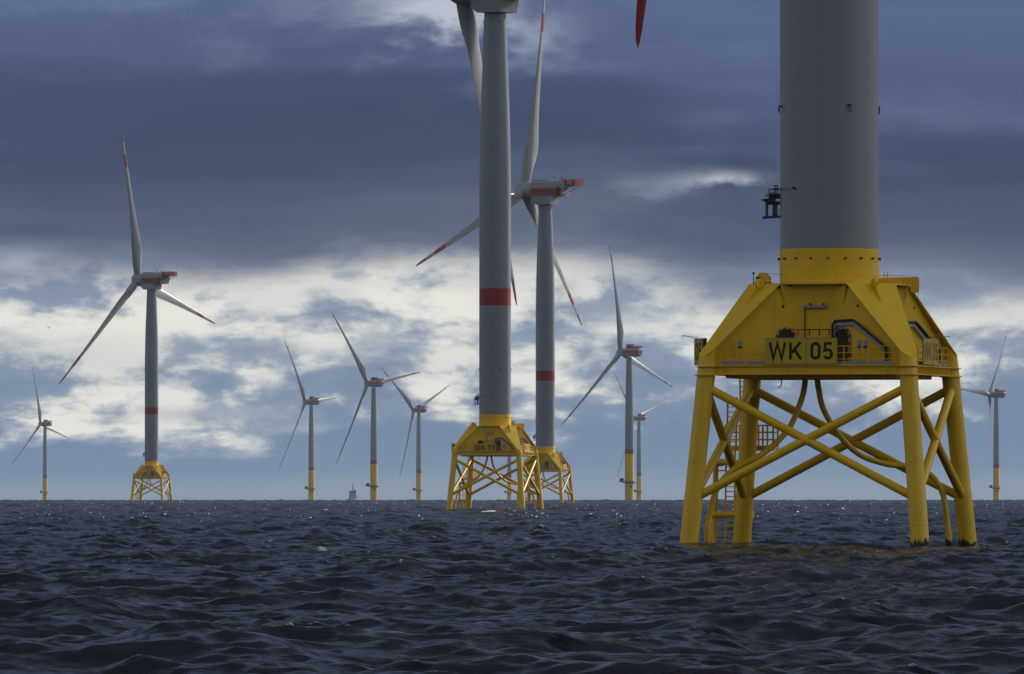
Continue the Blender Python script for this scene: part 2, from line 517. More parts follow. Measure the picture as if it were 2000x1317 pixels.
# ------------------------------------------------------------------ mesh helpers
class MB:
    def __init__(self):
        self.v, self.f, self.mi = [], [], []

    def add(self, vs, fs, mi=0):
        o = len(self.v)
        self.v += [tuple(p) for p in vs]
        self.f += [tuple(o + i for i in f) for f in fs]
        self.mi += [mi] * len(fs)
        return self

    def box(self, x0, x1, y0, y1, z0, z1, mi=0, mat=None):
        vs = [(x, y, z) for z in (z0, z1) for y in (y0, y1) for x in (x0, x1)]
        if mat is not None:
            vs = [mat @ Vector(p) for p in vs]
        return self.add(vs, [(0, 2, 3, 1), (4, 5, 7, 6), (0, 1, 5, 4), (1, 3, 7, 5), (3, 2, 6, 7), (2, 0, 4, 6)], mi)

    def bar(self, p, q, w, h, mi=0):
        p, q = Vector(p), Vector(q)
        z = (q - p).normalized()
        x = z.cross(Vector((0, 0, 1)))
        x = x.normalized() if x.length > 1e-4 else Vector((1, 0, 0))
        y = z.cross(x)
        vs = []
        for c in (p, q):
            for a, b in ((-1, -1), (1, -1), (1, 1), (-1, 1)):
                vs.append(c + x * a * w / 2 + y * b * h / 2)
        return self.add(vs, [(0, 3, 2, 1), (4, 5, 6, 7), (0, 1, 5, 4), (1, 2, 6, 5), (2, 3, 7, 6), (3, 0, 4, 7)], mi)

    def path(self, pts, rad, n=16, mi=0, caps=True):
        """round tube along a polyline"""
        pts = [Vector(p) for p in pts]
        m = len(pts)
        rads = rad if isinstance(rad, (list, tuple)) else [rad] * m
        t0 = (pts[1] - pts[0]).normalized()
        ref = Vector((0, 0, 1)) if abs(t0.z) < 0.9 else Vector((1, 0, 0))
        x = t0.cross(ref).normalized()
        vs = []
        for i, p in enumerate(pts):
            t = (pts[min(i + 1, m - 1)] - pts[max(i - 1, 0)]).normalized()
            x = (x - t * x.dot(t)).normalized()
            y = t.cross(x)
            for k in range(n):
                a = 2 * PI * k / n
                vs.append(p + (x * math.cos(a) + y * math.sin(a)) * rads[i])
        fs = [(i * n + k, i * n + (k + 1) % n, (i + 1) * n + (k + 1) % n, (i + 1) * n + k) for i in range(m - 1) for k in range(n)]
        if caps:
            fs += [tuple(range(n))[::-1], tuple((m - 1) * n + k for k in range(n))]
        return self.add(vs, fs, mi)

    def lathe(self, prof, n=64, mis=None, mat=None, cap=True):
        """prof = [(r, z)], revolved round z; mis[i] = material of the band i..i+1"""
        vs = [(r * math.cos(2 * PI * k / n), r * math.sin(2 * PI * k / n), z) for r, z in prof for k in range(n)]
        if mat is not None:
            vs = [mat @ Vector(p) for p in vs]
        o = len(self.v)
        self.v += [tuple(p) for p in vs]
        for i in range(len(prof) - 1):
            for k in range(n):
                self.f.append((o + i * n + k, o + i * n + (k + 1) % n, o + (i + 1) * n + (k + 1) % n, o + (i + 1) * n + k))
                self.mi.append(mis[i] if mis else 0)
        if cap:
            self.f.append(tuple(o + k for k in range(n))[::-1])
            self.mi.append(mis[0] if mis else 0)
            self.f.append(tuple(o + (len(prof) - 1) * n + k for k in range(n)))
            self.mi.append(mis[-1] if mis else 0)
        return self

    def prism(self, poly, thick, mat, mi=0):
        """polygon in local xy, extruded by thick along local -z, placed by mat"""
        n = len(poly)
        vs = [mat @ Vector((p[0], p[1], 0)) for p in poly] + [mat @ Vector((p[0], p[1], -thick)) for p in poly]
        fs = [tuple(range(n)), tuple(range(n, 2 * n))[::-1]] + [(i, n + i, n + (i + 1) % n, (i + 1) % n) for i in range(n)]
        return self.add(vs, fs, mi)

    def loft(self, rings, mi=0, caps=True, mis=None):
        n = len(rings[0])
        o = len(self.v)
        for rg in rings:
            self.v += [tuple(p) for p in rg]
        for i in range(len(rings) - 1):
            for k in range(n):
                self.f.append((o + i * n + k, o + i * n + (k + 1) % n, o + (i + 1) * n + (k + 1) % n, o + (i + 1) * n + k))
                self.mi.append(mis[i] if mis else mi)
        if caps:
            self.f.append(tuple(o + k for k in range(n))[::-1])
            self.mi.append(mis[0] if mis else mi)
            self.f.append(tuple(o + (len(rings) - 1) * n + k for k in range(n)))
            self.mi.append(mis[-1] if mis else mi)
        return self

    def mesh(self, name, mats, smooth=30):
        me = bpy.data.meshes.new(name)
        me.from_pydata(self.v, [], self.f)
        for m in mats:
            me.materials.append(M[m])
        me.polygons.foreach_set('material_index', self.mi)
        if smooth:
            me.polygons.foreach_set('use_smooth', [True] * len(self.f))
            me.update()
            me.set_sharp_from_angle(angle=R(smooth))
        me.update()
        return me


CACHE = {}


def part(name, key, build, mats, parent, mat=None, smooth=30):
    """one part object; its mesh is shared between repeats through CACHE"""
    key = key or name
    if key not in CACHE:
        CACHE[key] = build().mesh(name, mats.split(), smooth)
    o = bpy.data.objects.new(name, CACHE[key])
    col.objects.link(o)
    o.parent = parent
    if mat is not None:
        o.matrix_local = mat
    return o


def thing(name, label, cat, loc, group=None):
    o = bpy.data.objects.new(name, None)
    o.empty_display_size = 2
    col.objects.link(o)
    o.location = loc
    o['label'] = label
    o['category'] = cat
    if group:
        o['group'] = group
    return o


def Rz(a):
    return Matrix.Rotation(a, 4, 'Z')


def Tr(x, y, z):
    return Matrix.Translation((x, y, z))


# ------------------------------------------------------------------ stroke lettering for the signs
def arc(cx, cy, rx, ry, a0, a1, n=10):
    return [(cx + rx * math.cos(R(a0 + (a1 - a0) * i / n)), cy + ry * math.sin(R(a0 + (a1 - a0) * i / n))) for i in range(n + 1)]


GLYPH = {
    'W': (0.92, [[(0.06, 1.0), (0.24, 0.04), (0.46, 0.93), (0.68, 0.04), (0.86, 1.0)]]),
    'K': (0.68, [[(0.07, 1), (0.07, 0)], [(0.60, 1.0), (0.14, 0.40)], [(0.28, 0.58), (0.63, 0.0)]]),
    '0': (0.56, [arc(0.28, 0.72, 0.21, 0.21, 180, 0) + arc(0.28, 0.28, 0.21, 0.21, 0, -180) + [(0.07, 0.72), (0.07, 0.74)]]),
    '5': (0.56, [[(0.50, 0.93), (0.12, 0.93), (0.09, 0.52)] + arc(0.27, 0.32, 0.215, 0.25, 125, -150, 16)]),
    '1': (0.42, [[(0.04, 0.72), (0.28, 0.97), (0.28, 0.0)]]),
    '9': (0.56, [arc(0.28, 0.70, 0.21, 0.23, -20, 340, 22), [(0.487, 0.64), (0.44, 0.46), (0.20, 0.0)]]),
    '3': (0.54, [arc(0.25, 0.72, 0.20, 0.21, 160, -80, 14), arc(0.25, 0.29, 0.22, 0.22, 80, -160, 14)]),
    '4': (0.60, [[(0.36, 1.0), (0.06, 0.27), (0.58, 0.27)], [(0.44, 0.55), (0.44, 0.0)]]),
    '2': (0.56, [arc(0.27, 0.71, 0.20, 0.22, 165, -35, 14) + [(0.08, 0.07), (0.50, 0.07)]]),
}


def ribbon(mb, pts, w, mat):
    pts = [Vector((p[0], p[1])) for p in pts]
    n = len(pts)
    vs, fs = [], []
    for i, p in enumerate(pts):
        a = (p - pts[i - 1]).normalized() if i else None
        b = (pts[i + 1] - p).normalized() if i < n - 1 else None
        d0, d1 = a or b, b or a
        n0, n1 = Vector((-d0.y, d0.x)), Vector((-d1.y, d1.x))
        mm = n0 + n1
        mm = mm.normalized() if mm.length > 1e-5 else n0
        s = w / 2 / max(0.35, mm.dot(n0))
        vs += [mat @ Vector((p.x + mm.x * s, p.y + mm.y * s, 0)), mat @ Vector((p.x - mm.x * s, p.y - mm.y * s, 0))]
        if i:
            k = 2 * i
            fs.append((k - 2, k - 1, k + 1, k))
    mb.add(vs, fs)


def lettering(text, width, height):
    """flat letters centred on a board of the given size, drawn in local xz facing -y"""
    mb = MB()
    hgt = height * 0.68
    gap = 0.16
    tot = sum(GLYPH[c][0] for c in text) + gap * (len(text) - 1)
    sx = min(1.25, (0.82 if text == 'WK' else 0.74) * width / (tot * hgt))
    x = (width - tot * hgt * sx) / 2
    z0 = (height - hgt) / 2
    fr = Matrix(((1, 0, 0, 0), (0, 0, -1, -0.006), (0, 1, 0, 0), (0, 0, 0, 1)))
    for c in text:
        wd, strokes = GLYPH[c]
        for st in strokes:
            ribbon(mb, [(x + a * hgt * sx, z0 + b * hgt) for a, b in st], 0.165 * hgt, fr)
        x += (wd + gap) * hgt * sx
    return mb


def board_mb(w, h):
    mb = MB()
    mb.box(0, w, 0, 0.05, 0, h)
    for x0, x1, z0, z1 in ((-0.02, w + 0.02, -0.03, 0), (-0.02, w + 0.02, h, h + 0.03), (-0.02, 0, 0, h), (w, w + 0.02, 0, h)):
        mb.box(x0, x1, -0.012, 0.07, z0, z1, 1)
    return mb


def sign(parent, mat, digits, which=('WK', 'num')):
    """two boards side by side: the letters WK and the turbine number"""
    x = 0.0
    for kind, w, txt in (('WK', 2.48, 'WK'), ('num', 1.84, digits)):
        if kind in which:
            b = part('sign_board', 'sign_board_%s' % kind, lambda: board_mb(w, 1.5), 'sign galv', parent, mat @ Tr(x, 0, 0), smooth=0)
            part('lettering', 'lettering_' + txt, lambda: lettering(txt, w, 1.5), 'black', b, smooth=0)
            x += w + 0.06


# ------------------------------------------------------------------ jacket foundation (all coordinates in the jacket's own frame)
ZDECK = 10.80
PLATE_S0, PLATE_Z0, PLATE_K = 4.60, 15.75, 4.55 / 4.6


def leg_c(z):
    return 6.17 + (10.3 - z) * 0.0857


def plate_z(x, y):
    s = (abs(x) + abs(y)) / math.sqrt(2)
    return PLATE_Z0 - max(0.0, s - PLATE_S0) * PLATE_K


def leg_mb(sx, sy):
    mb = MB()
    n = 40
    rings = []
    zs = [(-4.0, 0.56), (0.0, 0.56), (3.1, 0.56), (3.2, 0.545), (10.2, 0.545), (11.0, 0.545)]
    for w in (1.35, 5.1, 8.3):                          # girth welds
        b = 0.56 if w < 3.15 else 0.545
        zs += [(w - 0.04, b), (w - 0.025, b + 0.009), (w + 0.025, b + 0.009), (w + 0.04, b)]
    for z, r in sorted(zs):
        c = leg_c(z)
        rings.append([(sx * c + r * math.cos(2 * PI * k / n), sy * c + r * math.sin(2 * PI * k / n), z) for k in range(n)])
    c = leg_c(11.6)
    top = []
    for k in range(n):
        x, y = sx * c + 0.545 * math.cos(2 * PI * k / n), sy * c + 0.545 * math.sin(2 * PI * k / n)
        top.append((x, y, plate_z(x, y) - 0.03))
    rings.append(top)
    mb.loft(rings)
    for z, t in ((10.27, 0.07), (10.77, 0.06)):        # collars where the deck girder meets the leg
        c = leg_c(z)
        mb.lathe([(0.55, z - t), (0.70, z - t), (0.70, z), (0.55, z)], 40, mat=Tr(sx * c, sy * c, 0), cap=False)
    return mb


def leg_pt(sx, sy, z):
    c = leg_c(z)
    return Vector((sx * c, sy * c, z))


def arm_frame(sx, sy):
    """frame of a sloping corner plate: local x across, local y down the slope, local z out of the plate"""
    d = Vector((sx, sy, 0)).normalized()
    dn = (d - Vector((0, 0, PLATE_K))).normalized()
    x = Vector((-sy, sx, 0)).normalized()
    z = x.cross(dn)
    if z.z < 0:
        x = -x
        z = -z
    o = d * PLATE_S0 + Vector((0, 0, PLATE_Z0))
    return Matrix(((x.x, dn.x, z.x, o.x), (x.y, dn.y, z.y, o.y), (x.z, dn.z, z.z, o.z), (0, 0, 0, 1)))


def corner_plate_mb(sx, sy):
    fr = arm_frame(sx, sy)
    L1, L2, r = 5.55, 6.15, 0.64
    poly = [(1.77, 0.0)]
    poly += [(r, L1)] + [(r * math.cos(R(a)), L1 + (L2 - L1) * 1.25 * math.sin(R(a))) for a in range(15, 180, 15)] + [(-r, L1)]
    poly += [(-1.77, 0.0)]
    mb = MB()
    mb.prism(poly[::-1], 0.07, fr)
    return mb


def lug_mb(sx, sy):
    """lifting eye: a tapering fin welded on the plate with a round pierced boss"""
    fr = arm_frame(sx, sy)
    mb = MB()
    q = fr @ Matrix(((0, 0, 1, 0.05), (1, 0, 0, 0), (0, 1, 0, 0), (0, 0, 0, 1)))      # local x -> down slope, local y -> out of the plate
    mb.prism([(0.05, 0), (1.75, 0), (0.50, 0.40), (0.05, 0.32)], 0.10, q)
    n = 24
    ring = []
    for zz, rr in ((0.06, 0.10), (0.06, 0.28), (-0.16, 0.28), (-0.16, 0.10), (0.06, 0.10)):
        ring.append([q @ Vector((0.28 + rr * math.cos(2 * PI * k / n), 0.28 + rr * math.sin(2 * PI * k / n), zz)) for k in range(n)])
    mb.loft(ring, caps=False)
    return mb


WALL = [(-5.85, -6.0), (-2.45, -4.5), (-1.1, -3.9), (1.1, -3.9), (2.45, -4.5), (5.85, -6.0)]


def body_mb():
    """the central box: recessed walls on four sides and the flat octagonal top"""
    mb = MB()
    loop = []
    for k in range(4):
        c, s = round(math.cos(k * PI / 2)), round(math.sin(k * PI / 2))
        loop += [(c * x - s * y, s * x + c * y) for x, y in WALL]
    n = len(loop)
    vs = [(x, y, 10.5) for x, y in loop] + [(x, y, min(15.66, plate_z(x, y) - 0.08)) for x, y in loop]
    mb.add(vs, [(i, (i + 1) % n, n + (i + 1) % n, n + i) for i in range(n)])
    a, b = 2.0, 4.5
    octa = [(-a, -b), (a, -b), (b, -a), (b, a), (a, b), (-a, b), (-b, a), (-b, -a)]
    mb.prism(octa, 0.09, Tr(0, 0, PLATE_Z0 + 0.002))
    for k in range(4):                          # triangular gussets under the plate edges
        m = Rz(k * PI / 2)
        for sx in (-1, 1):
            g = [(sx * 1.98, -4.47, 15.64), (sx * 1.62, -4.05, 15.64), (sx * 1.70, -4.09, 13.75)]
            w = 0.03
            vs = [m @ Vector((x + dx, y, z)) for dx in (-w, w) for x, y, z in g]
            mb.add(vs, [(0, 1, 2), (5, 4, 3), (0, 3, 4, 1), (1, 4, 5, 2), (2, 5, 3, 0)])
    return mb


def deck_mb():
    mb = MB()
    a = 6.22
    mb.box(-a, a, -a, a, 10.30, 10.74)
    for z0, z1, e in ((10.74, 10.80, 0.13), (10.24, 10.30, 0.13)):
        mb.box(-a - e, a + e, -a - e, a + e, z0, z1)
    mb.box(-5.2, 5.2, -5.2, 5.2, 10.05, 10.237)
    for k in range(4):
        m = Rz(k * PI / 2)
        xs = [-4.9, -1.2, 2.6, 4.9] if k == 0 else [-4.9 + 0.49 * i for i in range(21)]
        for x in xs:
            mb.box(x - 0.02, x + 0.02, -a - 0.11, -a - 0.003, 10.303, 10.737, mat=m)
    return mb


def railing_mb():
    mb = MB()
    for i in range(8):
        x = -5.25 + 1.5 * i
        mb.bar((x, -6.22, ZDECK), (x, -6.22, ZDECK + 1.15), 0.05, 0.05)
    for z in (0.36, 0.74, 1.13):
        mb.path([(-5.3, -6.22, ZDECK + z), (5.3, -6.22, ZDECK + z)], 0.024, 8)
    return mb


def toeboard_mb():
    mb = MB()
    for i in range(7):
        x = -5.2 + 1.5 * i
        mb.box(x, x + 1.38, -6.19, -6.17, ZDECK + 0.03, ZDECK + 0.25)
    return mb


def wall_pt(t, z, off=0.0, face=0):
    """point on the angled right-hand wall panel of a face, t in metres from its inner edge"""
    p, q = Vector((1.1, -3.9, 0)), Vector((5.85, -6.0, 0))
    d = (q - p).normalized()
    nrm = Vector((d.y, -d.x, 0))
    if nrm.y > 0:
        nrm = -nrm
    v = p + d * t + nrm * off
    return Vector((v.x, v.y, z))


def manhole_mb(side):
    """arched opening with a red and white striped rim, in an angled wall panel"""
    mb = MB()
    n = 11
    out_ring, in_ring = [], []
    for i in range(n):
        a = 180 - 180.0 * i / (n - 1)
        out_ring.append((0.62 * math.cos(R(a)), 1.98 + 0.62 * math.sin(R(a))))
        in_ring.append((0.50 * math.cos(R(a)), 1.98 + 0.50 * math.sin(R(a))))
    out_ring = [(-0.62, 0.5), (-0.62, 0.8), (-0.62, 1.1), (-0.62, 1.4), (-0.62, 1.7)] + out_ring + [(0.62, 1.7), (0.62, 1.4), (0.62, 1.1), (0.62, 0.8), (0.62, 0.5)]
    in_ring = [(-0.50, 0.5), (-0.50, 0.8), (-0.50, 1.1), (-0.50, 1.4), (-0.50, 1.7)] + in_ring + [(0.50, 1.7), (0.50, 1.4), (0.50, 1.1), (0.50, 0.8), (0.50, 0.5)]
    c = 0.70

    def P(u, z, off):
        p = wall_pt(c + u, 10.5 + z, off)
        return Vector((side * p.x, p.y, p.z))
    k = 1 if side > 0 else -1
    for i in range(len(out_ring) - 1):
        q = [P(*out_ring[i], 0.09), P(*out_ring[i + 1], 0.09), P(*in_ring[i + 1], 0.09), P(*in_ring[i], 0.09),
             P(*out_ring[i], 0.0), P(*out_ring[i + 1], 0.0), P(*in_ring[i + 1], 0.0), P(*in_ring[i], 0.0)]
        f = [(0, 1, 2, 3), (4, 5, 1, 0), (3, 2, 6, 7)]
        mb.add(q, f, i % 2)
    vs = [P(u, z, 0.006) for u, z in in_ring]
    mb.add(vs, [tuple(range(len(vs)))], 2)  # flat face, no hollow behind; the inner shade is put into its colour
    return mb


def tray_mb():
    mb = MB()
    pts = [wall_pt(0.25, 12.2, 0.16), wall_pt(0.25, 13.3, 0.16), wall_pt(1.6, 13.35, 0.16), wall_pt(3.95, 11.75, 0.16), wall_pt(3.95, 10.95, 0.16)]
    for p, q in zip(pts, pts[1:]):
        mb.bar(p, q, 0.06, 0.26, 0)
    pts2 = [wall_pt(0.12, 12.0, 0.26), wall_pt(0.14, 13.25, 0.26), wall_pt(0.3, 13.46, 0.26), wall_pt(1.6, 13.5, 0.26), wall_pt(1.9, 13.35, 0.26), wall_pt(4.05, 11.85, 0.26), wall_pt(4.1, 10.95, 0.26)]
    mb.path(pts2, 0.075, 10, 1)
    return mb


def conduit_mb():
    mb = MB()
    mb.path([(-0.62, -4.0, 12.2), (-0.62, -4.0, 14.3)], 0.035, 8, 1)
    mb.box(-0.62, 0.72, -4.12, -3.905, 14.26, 14.42, 0)
    mb.box(-0.30, -0.24, -4.2, -3.905, 14.42, 14.55, 1)
    mb.box(0.50, 0.56, -4.2, -3.905, 14.42, 14.55, 1)
    mb.path([(-1.9, -4.6, 12.95), (2.2, -4.65, 12.95)], 0.03, 8, 1)
    mb.path([(1.2, -4.2, 12.55), (2.3, -4.72, 12.55)], 0.04, 8, 1)
    for x in (-1.5, -0.9, -0.2, 0.4, 1.0, 1.6):
        mb.box(x - 0.03, x + 0.03, -4.63, -4.57, 12.6, 12.97, 1)
    return mb


def xlist(lo, hi, n):
    return [lo + (hi - lo) * i / (n - 1) for i in range(n)]


def ladder_mb(p, q, w=0.57, step=0.30):
    """two rails and rungs in the local x direction"""
    p, q = Vector(p), Vector(q)
    mb = MB()
    for s in (0, 1):
        o = Vector((w * s, 0, 0))
        mb.bar(p + o, q + o, 0.10, 0.10)
    n = int((q - p).length / step)
    for i in range(1, n):
        c = p.lerp(q, i / n)
        mb.path([c, c + Vector((w, 0, 0))], 0.034, 6)
    return mb


def landing_mb():
    mb = MB()
    for fx, y in ((-8.70, 6.85), (-6.95, 7.75)):
        mb.path([(fx - 0.05, y, -3.0), (fx - 0.02, y, 0), (fx + 0.08, y, 4.95), (fx + 0.2, y, 5.3)], 0.17, 18)
        for z in (1.85, 5.05):
            x = fx + z * 0.018
            mb.path([(x, y, z), (-6.6, 6.7, z)], 0.165, 16)
            mb.path([(x - 0.30, y, z), (x + 0.45, y, z)], 0.24, 16)
    for z in (0.55, 2.75):
        mb.bar((-8.68, 6.85, z), (-8.0, 6.85, z), 0.08, 0.08)
    mb.bar((-8.62, 6.85, 4.55), (-8.0, 6.85, 4.55), 0.09, 0.09)
    return mb


def rest_mb():
    mb = MB()
    mb.box(-8.15, -5.05, 7.15, 8.5, 5.80, 6.02)
    mb.box(-8.15, -5.05, 7.05, 7.15, 5.76, 6.08)
    mb.path([(-7.3, 7.9, 5.9), (-6.5, 6.6, 5.9)], 0.10, 12)
    return mb


def rest_rail_mb():
    mb = MB()
    for x in (-8.1, -7.2, -6.3, -5.75, -5.1):
        for y in (7.2, 8.45):
            mb.bar((x, y, 6.02), (x, y, 7.35), 0.11, 0.11)
    for z in (6.45, 6.9, 7.32):
        mb.path([(-7.2, 7.2, z), (-5.1, 7.2, z), (-5.1, 8.45, z), (-8.1, 8.45, z), (-8.1, 7.2, z)], 0.045, 8)
    return mb


def smooth_path(pts, n=6):
    """Catmull-Rom through the points"""
    P = [Vector(p) for p in pts]
    P = [P[0] * 2 - P[1]] + P + [P[-1] * 2 - P[-2]]
    out = []
    for i in range(1, len(P) - 2):
        for k in range(n):
            t = k / n
            a, b, c, d = P[i - 1], P[i], P[i + 1], P[i + 2]
            out.append(0.5 * ((2 * b) + (c - a) * t + (2 * a - 5 * b + 4 * c - d) * t * t + (3 * b - a - 3 * c + d) * t ** 3))
    out.append(P[-2])
    return out


def winch_mb():
    mb = MB()
    mb.box(-0.55, 0.75, -0.45, 0.45, 0, 0.10, 1)
    q = Tr(0.12, 0, 0.42) @ Matrix.Rotation(PI / 2, 4, 'X')
    mb.lathe([(0.05, -0.34), (0.42, -0.34), (0.42, -0.27), (0.24, -0.27), (0.24, 0.27), (0.42, 0.27), (0.42, 0.34), (0.05, 0.34)], 24,
             mis=[0, 0, 0, 1, 0, 0, 0], mat=q)
    mb.box(-0.32, -0.02, -0.55, -0.2, 0.1, 0.5, 1)
    mb.box(0.40, 0.62, -0.40, 0.40, 0.1, 0.58, 0)
    mb.path([(-0.55, -0.3, 0.05), (-0.55, -0.3, 0.75)], 0.035, 8, 1)
    mb.box(-0.62, -0.46, -0.37, -0.23, 0.70, 0.86, 1)
    mb.path([(0.3, 0, 0.78), (2.0, 0.5, 0.66)], 0.016, 6, 1)
    return mb


def crane_mb():
    mb = MB()
    mb.loft([[(2.7, 0.9 + dy, z) for dy, z in ((-0.14, 15.86), (0.14, 15.86), (0.14, 16.14), (-0.14, 16.14))],
             [(5.35, 1.5 + dy, z) for dy, z in ((-0.12, 15.72), (0.12, 15.72), (0.12, 16.2), (-0.12, 16.2))]])
    ang = math.atan2(0.6, 2.65)
    q = Tr(5.28, 1.5, 15.73) @ Rz(ang) @ Matrix.Rotation(PI / 2, 4, 'X') @ Tr(0, 0, 0.2)
    rr = 0.14
    poly = []
    for cx, cy, a in ((0.27 - rr, 0.48 - rr, 0), (-0.27 + rr, 0.48 - rr, 90), (-0.27 + rr, -0.48 + rr, 180), (0.27 - rr, -0.48 + rr, 270)):
        poly += [(cx + rr * math.cos(R(a + b)), cy + rr * math.sin(R(a + b))) for b in (0, 30, 60, 90)]
    mb.prism(poly, 0.4, q)
    mb.path([(2.7, 0.8, 16.3), (5.1, 1.35, 16.26)], 0.015, 6, 1)
    mb.bar((3.5, 1.05, 16.1), (3.5, 1.05, 16.52), 0.05, 0.05)
    mb.bar((3.7, 1.1, 16.1), (3.7, 1.1, 16.5), 0.05, 0.05)
    mb.path([(5.5, 1.5, 15.4), (5.5, 1.5, 14.6)], 0.012, 6, 1)
    mb.path([(2.9, 0.94, 15.7), (2.9, 0.94, 16.0)], 0.28, 16)
    return mb


def lamp_arm_mb():
    """sign lamp on a thin outrigger: bracket, arm and a small hooded head"""
    mb = MB()
    mb.path([(0, 0, 0), (0, 0.15, 0.12), (0, -0.35, 0.14), (0, -1.25, 0.30)], 0.022, 8)
    mb.path([(0.10, 0.1, 0), (0.10, -0.5, 0.10), (0.04, -1.2, 0.27)], 0.016, 8)
    mb.path([(0, -1.2, 0.29), (0, -1.42, 0.27), (0, -1.5, 0.18)], 0.04, 8)
    return mb


def flood_mb():
    mb = MB()
    mb.path([(0, 0, 0), (0, 0, 1.1)], 0.025, 8)
    mb.box(-0.11, 0.11, -0.12, 0.1, 1.15, 1.42)
    mb.box(-0.13, 0.13, -0.10, 0.12, 1.42, 1.46)
    mb.path([(-0.07, -0.06, 1.02), (-0.07, -0.06, 1.16)], 0.05, 8, 1)
    mb.path([(0.07, -0.06, 1.02), (0.07, -0.06, 1.16)], 0.05, 8, 1)
    return mb


def warning_mb():
    return MB().lathe([(0.0, -0.05), (0.10, -0.05), (0.12, 0.08), (0.0, 0.12)], 12, mat=Matrix.Rotation(PI / 2, 4, 'X'), cap=False)


TOWER_PROF = [(17.83, 2.975), (40, 2.97), (62, 2.95), (70, 2.82), (76, 2.66), (84, 2.36), (90, 2.14), (92.9, 2.04)]


def tower_r(z):
    return float(np.interp(z, [p[0] for p in TOWER_PROF], [p[1] for p in TOWER_PROF]))


def tower_mb():
    prof, mis = [], []

    def put(z, e=0.0, mi=0):
        prof.append((tower_r(z) + e, z))
        mis.append(mi)
    z = 17.83
    marks = [18.05 + 3.0 * i for i in range(25)]
    for zz in marks:
        if 38.25 < zz < 41.5:
            continue
        while z < zz - 0.05:
            put(z)
            z = min(z + 1.0, zz - 0.05) if z + 1.0 < zz - 0.05 else zz - 0.05
        put(zz - 0.05)
        put(zz - 0.035, 0.0035)
        put(zz + 0.035, 0.0035)
        put(zz + 0.05)
        z = zz + 0.05
        if zz < 38.25 and zz + 3.0 > 38.25:
            put(38.25, 0, 1)
            put(41.45, 0, 0)
            z = 41.45
    for zz in (92.0, 92.9):
        put(zz)
    return MB().lathe(prof, 96, mis=mis)


def eye_mb():
    mb = MB()
    mb.box(-0.10, 0.10, -0.16, 0.0, 0.06, 0.16)
    pts = [(0.0 + 0.09 * math.cos(R(a)), -0.16, -0.1 + 0.2 * math.sin(R(a))) for a in range(0, 361, 30)]
    mb.path(pts, 0.025, 6, caps=False)
    return mb


def equip_mb():
    """bracket on the tower flank carrying a small crane drive"""
    mb = MB()
    mb.bar((-0.05, 0, 0.05), (0.95, 0, 0.10), 0.5, 0.13)
    mb.path([(0.0, -0.3, 0.05), (0.0, 0.3, 0.05)], 0.09, 10)
    for x in (0.12, 0.55, 0.70):
        mb.bar((x, -0.2, 0.1), (x, -0.2, 0.85), 0.07, 0.07)
        mb.bar((x, 0.2, 0.1), (x, 0.2, 0.85), 0.07, 0.07)
    mb.box(0.10, 0.98, -0.28, 0.28, 0.82, 1.02, 1)
    mb.box(0.02, 0.62, -0.25, 0.25, 0.96, 1.18, 1)
    mb.path([(-0.22, 0, 1.12), (0.3, 0, 1.1)], 0.05, 8, 1)
    q = Tr(0.36, 0, 1.32) @ Matrix.Rotation(R(20), 4, 'Y')
    mb.box(-0.32, 0.2, -0.2, 0.2, -0.1, 0.08, 2, q)
    mb.box(0.3, 0.95, -0.24, 0.24, 1.18, 1.48, 1)
    mb.box(0.28, 0.66, -0.18, 0.18, 1.50, 1.62, 2)
    mb.path([(0.28, -0.15, 1.1), (0.28, -0.15, 1.72), (0.32, -0.15, 1.76), (0.8, -0.15, 1.77)], 0.035, 8)
    mb.bar((0.66, -0.1, 1.4), (0.66, -0.1, 1.98), 0.06, 0.06)
    mb.bar((0.80, -0.1, 1.4), (0.80, -0.1, 1.98), 0.06, 0.06)
    mb.bar((0.54, -0.1, 1.97), (0.83, -0.1, 1.97), 0.06, 0.06)
    mb.box(0.5, 1.05, -0.15, 0.15, 1.70, 1.80)
    return mb


def pole_mb():
    mb = MB()
    mb.path([(-3.05, -0.9, 21.42), (-2.2, -2.5, 21.5), (-1.62, -2.75, 21.53)], 0.028, 8)
    mb.bar((-1.62, -2.8, 21.53), (-1.55, -2.45, 21.45), 0.1, 0.1, 1)
    return mb


